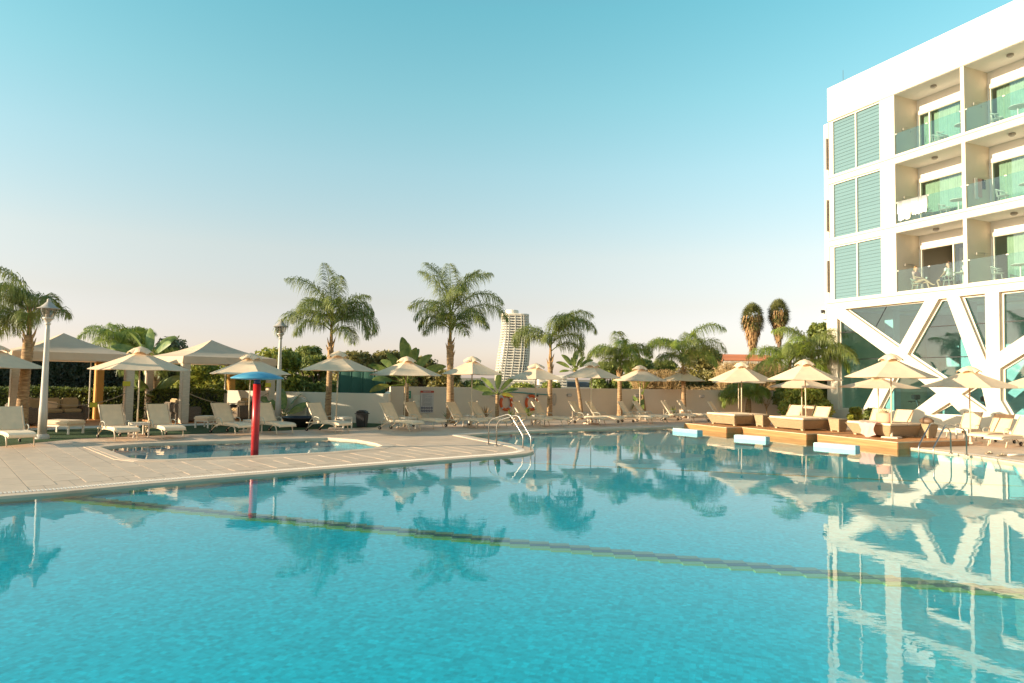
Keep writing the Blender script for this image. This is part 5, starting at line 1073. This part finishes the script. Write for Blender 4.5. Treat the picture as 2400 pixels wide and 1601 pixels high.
# floor slabs with lips
for zf in FLO:
    th = .36 if zf != Z1 else .1
    HP('floor_slab', MB().box(.2 if zf != Z1 else .0, LEN, .0, DEP, zf - th, zf), 'render')
    HP('slab_lip', MB().box(.2, LEN, -.07, -.002, zf - .06, zf + .04), 'render', bevel=.01)
    HP('slab_fascia', MB().box(.2, LEN, -.02, -.001, zf - th, zf - .062), 'render')
    HP('balcony_floor', MB().box(4.27, 11.1, .01, REC, zf + .002, zf + .03), 'soffit')
TOPS = [Z2 - .36, Z3 - .36, ZP]
def curtain(x0, x1, y, z0, z1, parent, amp=.035, n=None, m='curtain', seed=0):
    r_ = random.Random(seed); n = n or int((x1 - x0) / .035); mb = MB(); pts = [(x0 + (x1 - x0) * i / n, y + amp * math.sin(i * 1.9 + r_.uniform(-.5, .5)) ) for i in range(n + 1)]
    mb.add([(x, yy, z) for z in (z0, z1) for x, yy in pts], [(i, i + 1, n + 2 + i, n + 1 + i) for i in range(n)]); return mb.build('curtain', m, parent, smooth=True, fixn=False)
sl_mesh = None
for fi, (zf, zt) in enumerate(zip(FLO, TOPS)):
    # louvred glass corner windows
    for wx0, wx1 in ((.5, 3.43), (12.3, 15.2)):
        w_ = HP('louvred_window', MB().polyxz([(wx0 - .28, zf + .0), (wx1, zf), (wx1, zt), (wx0 - .28, zt)], .05, .25, [[(wx0, zf + .06), (wx1 - .02, zf + .06), (wx1 - .02, zt - .08), (wx0, zt - .08)]]), 'white_metal')
        mid = (wx0 + wx1) / 2; MB().box(mid - .035, mid + .035, .04, .2, zf + .06, zt - .08).build('mullion', 'white_metal', w_)
        MB().box(wx0 - .01, wx1, .21, .24, zf + .05, zt - .06).build('backing', 'louvre', w_)
        nsl = 16; hs = (zt - zf - .14) / nsl
        for a, b in ((wx0 + .003, mid - .038), (mid + .038, wx1 - .024)):
            sm = MB().hexa([(0, .0, .004), (b - a, .0, .004), (b - a, .012, .0), (0, .012, .0), (0, .026, hs + .002), (b - a, .026, hs + .002), (b - a, .036, hs), (0, .036, hs)]).mesh('slat', 'louvre', fixn=True)
            for k in range(nsl): link('slat', sm, w_, (a, .12, zf + .062 + k * hs))
        MB().box(wx0 - .3, wx1 + .02, -.05, .06, zf + .041, zf + .075).build('sill', 'white_metal', w_)
    HP('wall_panel', MB().box(3.43, 4.27, .0, REC + .3, zf + .001, zt), 'render'); HP('wall_panel', MB().box(11.1, 12.02, .0, REC + .3, zf + .001, zt), 'render')
    HP('divider_wall', MB().box(7.60, 7.77, .0, REC, zf + .001, zt), 'render')
    HP('balcony_soffit', MB().box(4.27, 11.1, .02, REC, zt - .015, zt - .002), 'soffit')
    for bi, (bx0, bx1) in enumerate(((4.27, 7.60), (7.77, 11.1))):
        dz = zf + 2.32; dx0 = bx0 + .12; dx1 = bx1 - .01 if bi == 0 else bx1 - .1
        HP('balcony_back_wall', MB().box(bx0, bx1, REC, REC + .15, dz + .18, zt - .016), 'soffit'); HP('door_jamb_wall', MB().box(bx0, dx0, REC, REC + .15, zf + .03, dz + .18), 'soffit')
        dr = HP('sliding_door', MB().polyxz([(dx0, zf + .03), (dx1, zf + .03), (dx1, dz + .18), (dx0, dz + .18)], REC - .06, REC + .06, [[(dx0 + .06, zf + .08), (dx1 - .06, zf + .08), (dx1 - .06, dz - .02), (dx0 + .06, dz - .02)]]), 'white_metal')
        mx_ = {(0, 0): .52, (1, 0): .70, (2, 0): .18, (0, 1): .60, (1, 1): .92, (2, 1): .9}[(fi, bi)]; mxx = dx0 + (dx1 - dx0) * mx_
        MB().box(mxx - .035, mxx + .035, REC - .055, REC + .055, zf + .08, dz - .02).build('stile', 'white_metal', dr)
        MB().box(dx0 - .02, dx1, REC - .1, REC - .062, dz + .0, dz + .19).build('shutter_box', 'white_metal', dr)
        panes = [(dx0 + .06, mxx - .035, (fi, bi) == (0, 0)), (mxx + .035, dx1 - .06, False)]
        for a, b, opened in panes:
            if not opened: MB().box(a, b, REC - .012, REC + .0, zf + .08, dz - .02).build('pane', 'doorglass', dr)
        MB().tube([(dx0 + .14, REC - .09, zf + 1.0), (dx0 + .14, REC - .09, zf + 1.25)], .014, 6).build('door_handle', 'steel', dr)
        ext = {(0, 0): [(dx1 - 1.15, dx1 - .95)], (1, 0): [(dx0 + .12, mxx - .1), (mxx + .05, dx1)], (2, 0): [(dx0 + .08, mxx - .08), (mxx + .05, mxx + 1.35)], (0, 1): [(dx0 + .45, mxx + .05)], (1, 1): [(dx0 + .18, dx1)], (2, 1): [(dx0 + .15, dx1)]}[(fi, bi)]
        for j, (a, b) in enumerate(ext): curtain(a, b, REC + .22, zf + .06, dz + .02, dr, seed=fi * 10 + bi + j)
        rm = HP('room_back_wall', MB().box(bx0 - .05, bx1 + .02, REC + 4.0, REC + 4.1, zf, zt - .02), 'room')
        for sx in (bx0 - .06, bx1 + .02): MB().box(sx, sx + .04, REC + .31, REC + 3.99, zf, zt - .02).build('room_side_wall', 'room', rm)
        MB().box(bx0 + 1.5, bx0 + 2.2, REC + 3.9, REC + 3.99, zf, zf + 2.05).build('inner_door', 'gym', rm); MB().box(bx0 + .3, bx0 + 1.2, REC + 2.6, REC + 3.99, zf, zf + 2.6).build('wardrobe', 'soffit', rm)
        lt = HP('ceiling_light', MB().lathe([(.13, zt - .02), (.14, zt - .09), (.12, zt - .10)], 18, ((bx0 + bx1) / 2 - .1, .72, 0)), 'lamp_hat'); MB().lathe([(.11, zt - .101), (.09, zt - .14), (0, zt - .15)], 16, ((bx0 + bx1) / 2 - .1, .72, 0)).build('diffuser', 'sign_white', lt)
        # glass balustrade: three panes on clamps
        bl_ = HP('balustrade', MB().box(bx0 + .01, bx1 - .01, .03, .07, zf + .03, zf + .10), 'white_metal'); npn = 2; pw = (bx1 - bx0 - .06) / npn
        for k in range(npn):
            a = bx0 + .03 + k * pw; MB().box(a + .008, a + pw - .008, .044, .056, zf + .085, zf + 1.16).build('pane', 'balustrade', bl_)
        for xx in (bx0 + .04, bx0 + .03 + pw, bx1 - .04): MB().box(xx - .05, xx + .05, .03, .07, zf + 1.11, zf + 1.155).build('clamp', 'white_metal', bl_)
        # clothes line hooks on the left side wall
        lx = bx0 + .004; ck = HP('clothes_airer', MB().box(lx, lx + .012, .5, 1.26, zf + 1.46, zf + 1.50), 'white_metal')
        for yb in (.55, 1.15): MB().box(lx + .013, lx + .06, yb, yb + .06, zf + 1.42, zf + 1.54).build('bracket', 'white_metal', ck)
        for k in range(3): MB().tube([(lx + .06 + .08 * k, .5, zf + 1.50), (lx + .06 + .08 * k, 1.25, zf + 1.50)], .005, 5).build('wire', 'steel', ck)
# interior of the glass hall
HP('hall_floor', MB().box(.28, LEN - .3, .35, DEP, -.05, .02), 'soffit'); HP('hall_back_wall', MB().box(.28, LEN - .3, 7.6, 7.75, .02, 6.15), 'hall')
HP('hall_ceiling', MB().box(.28, LEN - .3, .36, 7.6, 6.05, 6.12), 'hall')
for k, (x, y) in enumerate([(2.4, 1.6), (5.2, 1.6), (8.0, 1.6), (10.8, 1.6), (2.4, 4), (5.2, 4), (8.0, 4), (10.8, 4)]): HP('ceiling_panel', MB().box(x - 1.0, x + 1.0, y - .45, y + .45, 6.0, 6.045), 'panel_white')
for x in (2.0, 6.1, 11.2): HP('hall_column', MB().box(x - .25, x + .25, 2.3, 2.8, .02, 6.05), 'hall')
st = HP('hall_stair', MB().hexa([(4.6, 4.6, .02), (5.2, 4.6, .02), (5.2, 6.2, .02), (4.6, 6.2, .02), (8.2, 4.6, 3.2), (8.8, 4.6, 3.2), (8.8, 6.2, 3.2), (8.2, 6.2, 3.2)]), 'hall'); HP('mezzanine', MB().box(8.2, LEN - .3, 4.2, 7.6, 3.15, 3.32), 'hall')
HP('partition', MB().box(4.4, 4.5, 3.0, 7.6, .02, 3.0), 'hall')
def lw(s, y, z=0.0): p = Vector((P0.x, P0.y)) + UF * s + WF * y; return Vector((p.x, p.y, z))
# gym machines seen through the panes
for i, (s, y, lab) in enumerate([(3.7, 1.6, 'black exercise machine behind the low pane right of the tilted beam'), (7.0, 1.7, 'black exercise bike behind the middle pane'), (8.1, 1.4, 'black exercise machine behind the small dark pane'), (10.3, 1.5, 'black exercise machine behind the lower right pane')]):
    t = thing('exercise_machine', lab, 'gym machine', lw(s, y, .02), BA + i, 'gym machines in the hall'); MB().box(-.5, .5, -.25, .25, 0, .1).build('base', 'gym', t, bevel=.02)
    MB().tube([(.35, 0, .1), (.45, 0, .9), (.3, 0, 1.35)], .05, 8).build('mast', 'gym', t); MB().box(.18, .42, -.22, .22, 1.3, 1.55).build('console', 'gym', t, bevel=.04); MB().tube([(.3, -.3, 1.15), (.1, -.3, 1.2), (.1, .3, 1.2), (.3, .3, 1.15)], .025, 6).build('handlebar', 'gym', t); MB().lathe([(.25, -.06), (.25, .06)], 18, (-.2, 0, .4)).build('flywheel', 'gym', t)
# ---- balcony furniture
def btable(s, y, z, label):
    t = thing('balcony_table', label, 'table', lw(s, y, z + .03), BA, 'round balcony tables'); MB().lathe([(.33, .70), (.35, .71), (.35, .73), (0, .735)], 28).build('table_top', 'white_metal', t); MB().tube([(0, 0, .03), (0, 0, .70)], .032, 10).build('pedestal', 'white_metal', t); MB().lathe([(.22, 0), (.22, .02), (.04, .035)], 20).build('base', 'white_metal', t)
def bchair(s, y, z, rz, label):
    t = thing('balcony_chair', label, 'chair', lw(s, y, z + .03), BA + rz, 'pale balcony chairs'); b = MB().lathe([(0, .42), (.22, .43), (.24, .45), (.22, .465), (0, .46)], 20).build('seat', 'chairgrey', t)
    for k in range(4):
        a = math.pi / 4 + k * math.pi / 2; MB().tube([(.17 * math.cos(a), .17 * math.sin(a), .44), (.25 * math.cos(a), .25 * math.sin(a), 0)], .014, 6).build('leg', 'chairgrey', t)
    pts = [(.27 * math.cos(a), .27 * math.sin(a), .62 + .16 * max(0, -math.cos(a))) for a in [R(60 + 240 * i / 14) for i in range(15)]]; MB().tube(pts, .022, 7).build('back_hoop', 'chairgrey', t, smooth=True)
    for k in range(2, 13, 2): MB().tube([(pts[k][0] * .82, pts[k][1] * .82, .45), pts[k]], .010, 5).build('back_spindle', 'chairgrey', t)
for i, (s, y, fz, lab) in enumerate([(7.2, .75, Z3, 'round table on the top left balcony'), (9.55, .8, Z3, 'round table on the top right balcony'), (6.95, .7, Z2, 'round table on the middle balcony behind the white towels'), (9.9, .8, Z2, 'round table on the middle right balcony'), (6.95, .95, Z1, 'round table beside the man on the lowest balcony'), (9.5, .8, Z1, 'round table on the lowest right balcony')]): btable(s, y, fz, lab)
for s, y, fz, rz, lab in [(6.2, .8, Z3, .3, 'pale chair left of the table on the top left balcony'), (5.75, 1.1, Z3, .6, 'second pale chair on the top left balcony, nearer the door'), (8.7, .8, Z3, .2, 'pale chair on the top right balcony'), (10.3, .9, Z3, 3.0, 'pale chair right of the table on the top right balcony'), (5.4, .8, Z2, .4, 'pale chair behind the hanging white towels'), (6.15, .9, Z2, .2, 'pale chair left of the table on the middle balcony'), (8.85, .8, Z2, .3, 'pale chair on the middle right balcony'), (10.55, .9, Z2, 3.0, 'pale chair right of the table on the middle right balcony'), (8.6, .75, Z1, .5, 'pale chair left of the table on the lowest right balcony'), (10.25, .9, Z1, 3.0, 'pale chair right of the table on the lowest right balcony'), (4.75, .80, Z1, 0.0, 'pale chair under the woman in pink'), (6.24, .95, Z1, 3.05, 'pale chair under the man in the white shirt')]: bchair(s, y, fz, rz, lab)
def cloth(name, s0, s1, y, z0, z1, m, label, cat, seed=0, vert=None):
    n = 16; r_ = random.Random(seed); mb = MB(); f_ = [r_.uniform(-.03, .0) for _ in range(n + 1)]
    a = [(s0 + (s1 - s0) * i / n, y + f_[i] * .3, z1 + .01) for i in range(n + 1)]; b = [(s0 + (s1 - s0) * i / n + f_[i] * .3, y + f_[i] - .01, z0 + (r_.uniform(-.05, .05) if vert is None else vert * i / n)) for i in range(n + 1)]; c = [(s0 + (s1 - s0) * i / n, y + .07, z1 - .35) for i in range(n + 1)]
    mb.add(a + b + c, [(i, i + 1, n + 2 + i, n + 1 + i) for i in range(n)] + [(2 * n + 2 + i, 2 * n + 3 + i, i + 1, i) for i in range(n)])
    o = mb.build(name, m, None, smooth=True, loc=(P0.x, P0.y, 0), rz=BA, fixn=False); return tag(o, label, cat)
cloth('towel', 4.36, 5.92, .035, Z2 + .52, Z2 + 1.165, 'towel', 'big white towel over the middle balcony glass', 'towel', 1)
cloth('towel', 4.42, 5.05, .015, Z2 + .22, Z2 + 1.15, 'towel', 'white towel hanging lowest on the middle balcony glass', 'towel', 2); cloth('towel', 5.15, 5.9, .018, Z2 + .34, Z2 + 1.15, 'towel', 'white towel beside the lowest-hanging one on the middle balcony', 'towel', 3)
for k, (y, m, nm, lab, zl) in enumerate([(.62, 'towel', 'towel', 'white towel drying on the middle right balcony wall', .95), (.85, 'pink_top', 'garment', 'pale striped garment drying on the middle right balcony wall', .85), (1.1, 'black_cloth', 'garment', 'black garment drying on the middle right balcony wall', .45)]):
    mb = MB(); n = 8; pts = [(7.84 + .02 * math.sin(i * 1.7), y - .13 + .26 * i / n) for i in range(n + 1)]; mb.add([(x, yy, z) for z in (Z2 + 1.52 - zl, Z2 + 1.52) for x, yy in pts], [(i, i + 1, n + 2 + i, n + 1 + i) for i in range(n)]); tag(mb.build(nm, m, None, smooth=True, loc=(P0.x, P0.y, 0), rz=BA, fixn=False), lab, nm)
mb = MB(); n = 6; pts = [(7.42 - .02 * math.sin(i * 1.7), .35 + .25 * i / n) for i in range(n + 1)]; mb.add([(x, yy, z) for z in (Z1 + .95, Z1 + 1.85) for x, yy in pts], [(i, i + 1, n + 2 + i, n + 1 + i) for i in range(n)]); tag(mb.build('towel', 'towel', None, smooth=True, loc=(P0.x, P0.y, 0), rz=BA, fixn=False), 'towel hanging on the divider by the man on the lowest balcony', 'towel')
t = thing('drink_bottle', 'small bottle on the table beside the man', 'bottle', lw(6.9, .9, Z1 + .765), BA); MB().lathe([(.04, 0), (.042, .13), (.018, .18), (.018, .2)], 12).build('body', 'clear', t, smooth=True); MB().lathe([(.02, .2), (.02, .235)], 10).build('cap', 'pink_top', t); MB().lathe([(.043, .04), (.043, .1)], 12, closed=True).build('label', 'sling', t)
# ---- people
def skin_body(name, pts, edges, rads, m, parent, root=0, sub=2):
    me = bpy.data.meshes.new(name); me.from_pydata(pts, edges, []); o = link(name, me, parent); md = o.modifiers.new('skin', 'SKIN'); 
    sv = me.skin_vertices[0].data if me.skin_vertices else None
    if sv is None:
        bpy.context.view_layer.objects.active = o; bpy.ops.mesh.customdata_skin_add(); sv = me.skin_vertices[0].data
    for i, r_ in enumerate(rads): sv[i].radius = (r_, r_) if not isinstance(r_, tuple) else r_; sv[i].use_root = (i == root)
    md.use_smooth_shade = True; s2 = o.modifiers.new('sub', 'SUBSURF'); s2.levels = sub; s2.render_levels = sub
    bpy.context.view_layer.update(); dg = bpy.context.evaluated_depsgraph_get(); me2 = bpy.data.meshes.new_from_object(o.evaluated_get(dg)); o.modifiers.clear(); o.data = me2; me2.materials.clear(); me2.materials.append(M[m]); return o
def person(loc, rz, label, top, bottom, hair, legs, hand, longhair):
    """seated, facing +x locally; seat height .47"""
    t = thing('person', label, 'person', loc, rz)
    (kL, aL, tL), (kR, aR, tR) = legs; h1, h2 = hand
    P = [(0, 0, .56), (.0, 0, .74), (-.02, 0, .93), (-.02, 0, 1.04), (.0, 0, 1.12), (.02, 0, 1.22), (.03, 0, 1.30),
         (.0, .17, 1.00), (.05, .23, .80), h1, (.0, -.17, 1.00), (.05, -.23, .80), h2,
         (.08, .10, .53), kL, aL, tL, (.08, -.10, .53), kR, aR, tR]
    E_ = [(0, 1), (1, 2), (2, 3), (3, 4), (4, 5), (5, 6), (2, 7), (7, 8), (8, 9), (2, 10), (10, 11), (11, 12), (0, 13), (13, 14), (14, 15), (15, 16), (0, 17), (17, 18), (18, 19), (19, 20)]
    Rd = [(.13, .15), (.11, .14), (.11, .16), .05, .055, (.085, .095), (.07, .075), .06, .045, .03, .06, .045, .03, .085, .06, .04, .03, .085, .06, .04, .03]
    skin_body('body', P, E_, Rd, 'skin', t)
    T = [(0, 0, .58), (0, 0, .74), (-.02, 0, .93), (-.02, 0, 1.0), (.0, .17, 1.00), (.03, .22, .86), (.0, -.17, 1.00), (.03, -.22, .86)]
    skin_body('top', T, [(0, 1), (1, 2), (2, 3), (2, 4), (4, 5), (2, 6), (6, 7)], [(.145, .165), (.125, .155), (.125, .18), .07, .075, .062, .075, .062], top, t)
    def mixp(a, b, u): return tuple(a[i] + (b[i] - a[i]) * u for i in range(3))
    skin_body('shorts', [(0, 0, .57), (.08, .10, .53), mixp((.08, .10, .53), kL, .7), (.08, -.10, .53), mixp((.08, -.10, .53), kR, .7)], [(0, 1), (1, 2), (0, 3), (3, 4)], [(.145, .165), .10, .085, .10, .085], bottom, t)
    hp = [(-.015, 0, 1.30), (-.03, 0, 1.34), (-.055, 0, 1.22)] + ([(-.07, 0, 1.10)] if longhair else [])
    skin_body('hair', hp, [(i, i + 1) for i in range(len(hp) - 1)], [.085, .075, .085] + ([.06] if longhair else []), hair, t)
    for y in (-.032, .032): MB().lathe([(0, -.012), (.012, 0), (0, .012)], 8, (.118, y, 1.225)).build('eye', 'dark', t)
    MB().hexa([(.10, -.014, 1.17), (.135, -.01, 1.175), (.135, .01, 1.175), (.10, .014, 1.17), (.10, -.008, 1.22), (.112, -.005, 1.22), (.112, .005, 1.22), (.10, .008, 1.22)]).build('nose', 'skin', t)
    MB().box(.105, .116, -.022, .022, 1.145, 1.155).build('mouth', 'pink_top', t)
    for hnd in (h1, h2):
        hv = Vector(hnd)
        for k in range(4): y = -.024 + .016 * k; MB().tube([hv + Vector((.02, y, 0)), hv + Vector((.065 - .006 * abs(k - 1.5), y * 1.15, -.008)), hv + Vector((.095 - .01 * abs(k - 1.5), y * 1.2, -.03))], [.011, .009, .006], 6).build('finger', 'skin', t)
        MB().tube([hv + Vector((.0, .03, 0)), hv + Vector((.035, .05, -.005)), hv + Vector((.06, .05, -.012))], [.012, .010, .006], 6).build('thumb', 'skin', t)
    return t
person(lw(4.72, .80, Z1 + .03), BA, 'seated blond woman in a pink top on the lowest balcony', 'pink_top', 'skin', 'hair_blond', (((.52, .08, .50), (.62, .08, .10), (.74, .08, .04)), ((.50, -.06, .62), (.86, -.04, .32), (1.0, -.03, .30))), ((.32, .16, .66), (.36, -.12, .70)), True)
person(lw(6.25, .95, Z1 + .03), BA + math.pi, 'seated man in a white shirt and dark shorts on the lowest balcony', 'shirt', 'shorts', 'hair_brown', (((.48, .12, .50), (.36, .12, .10), (.48, .12, .04)), ((.46, -.12, .52), (.40, -.14, .10), (.52, -.14, .04))), ((.30, .14, .64), (.22, -.08, 1.05)), False)
t = thing('cup', 'white cup held by the woman in pink', 'cup', lw(4.72 + .44, .80 + .12, Z1 + .03 + .665), BA); MB().lathe([(.03, 0), (.038, .09)], 12).build('body', 'towel', t); MB().tube([(.038, 0, .07), (.06, 0, .05), (.038, 0, .025)], .006, 5).build('handle', 'towel', t)

# ================================================================== FAR BUILDINGS
def tower():
    d = 640.; b = gd(1201, d, -.05); H_ = tp(1201, 741, d); t = thing('hotel_tower', 'tall curved white hotel tower with gridded balconies in the distance', 'tower', b); nf = 25; fh = H_ / nf
    k = d / F
    def ctr(u): return 1.3 * math.sin(u * 3.6 - .6) + 2.6 * (u - .5)
    def half(u): return 14.6 - 1.2 * u + .8 * math.sin(u * 5)
    def outl(u, g_=0.0):
        c, hw = ctr(u), half(u) + g_; dpt = 11 + g_; pts = []
        for i in range(28): a = 2 * math.pi * i / 28; ca, sa = math.cos(a), math.sin(a); pts.append((c + hw * math.copysign(abs(ca) ** .55, ca), dpt * math.copysign(abs(sa) ** .55, sa)))
        return pts
    body = MB(); rings = [outl(i / 12, -1.2) for i in range(13)]; vs = [(x, y, H_ * i / 12) for i, r_ in enumerate(rings) for x, y in r_]
    body.add(vs, [(i * 28 + j, i * 28 + (j + 1) % 28, (i + 1) * 28 + (j + 1) % 28, (i + 1) * 28 + j) for i in range(12) for j in range(28)]); body.build('glass_body', 'hotel_glass', t)
    for f_ in range(nf + 1):
        u = f_ / nf; z = f_ * fh; MB().poly(outl(u), z - .35, z + .45).build('floor_band', 'hotel_far', t)
    for j in range(28):
        pts = [Vector((outl(i / 12)[j][0], outl(i / 12)[j][1], H_ * i / 12)) for i in range(13)]; MB().tube(pts, .42, 4).build('fin', 'hotel_far', t)
    c = ctr(1) - 3; MB().lathe([(6.2, H_), (6.2, H_ + 5.2), (5.6, H_ + 5.6)], 24, (c, 0, 0)).build('rooftop_drum', 'hotel_far', t); MB().poly(outl(1.0, .5), H_ + .5, H_ + 1.6).build('roof_rim', 'hotel_far', t)
tower()
def low_block(px0, px1, py, d, label, m, fl, cols, depth=14):
    a, b = gd(px0, d, -.05), gd(px1, d, -.05); W_ = (b - a).length; H_ = tp(px0, py, d); t = thing('distant_block', label, 'building', a, math.atan2(b.y - a.y, b.x - a.x), 'low buildings in the distance'); MB().box(0, W_, 0, depth, 0, H_).build('wall', m, t); MB().box(-.3, W_ + .3, -.3, depth, H_, H_ + .5).build('roof_edge', m, t)
    for f_ in range(fl):
        for c in range(cols):
            x = W_ * (c + .2) / cols; w_ = W_ / cols * .6; z = H_ * (f_ + .25) / fl; w0 = MB().box(x, x + w_, -.12, .02, z, z + H_ / fl * .5).build('window', 'hotel_glass', t); MB().box(x - .1, x + w_ + .1, -.5, -.1, z - .3, z - .1).build('sill', m, w0)
low_block(1190, 1262, 893, 250, 'low white building at the foot of the tower', 'hotel_far', 2, 6); low_block(1262, 1326, 882, 230, 'low pale building right of the tower base', 'hotel_far', 2, 4); low_block(1328, 1392, 898, 200, 'flat grey distant building behind the small paddle-leaf tree', 'farconcrete', 2, 6); low_block(1305, 1329, 886, 190, 'slim pale distant block left of the grey building', 'hotel_far', 3, 2)
# villa with a terracotta roof
d = 78.; a, b = gd(1695, d, -.05), gd(1830, d, -.05); W_ = (b - a).length; zt_, zb_ = tp(1740, 829, d), tp(1740, 846, d); t = thing('villa', 'house with a terracotta tiled roof behind the dry reeds', 'house', a, 0)
MB().box(.3, W_ - .3, .6, 7, 0, zb_).build('wall', 'render', t); rf = MB().hexa([(0, 0, zb_), (W_, 0, zb_), (W_, 7.6, zb_), (0, 7.6, zb_), (.0, 3.6, zt_), (W_, 3.6, zt_), (W_, 4, zt_), (.0, 4, zt_)]).build('roof', 'terracotta', t); MB().box(-.02, W_ + .02, -.06, .0, zb_ - .28, zb_ + .02).build('eaves', 'render', t)
nt_ = 46
tm_ = MB().tube([(0, -.05, zb_ + .05), (0, 3.6, zt_ + .05)], .075, 6).mesh('roof_tile_row', 'terracotta')
for i in range(nt_): link('roof_tile_row', tm_, rf, (W_ * (i + .5) / nt_, 0, 0))
for i in range(3): w0 = MB().box(1.2 + i * 2, 2.1 + i * 2, .55, .62, 1.2, 2.3).build('window', 'hotel_glass', t)
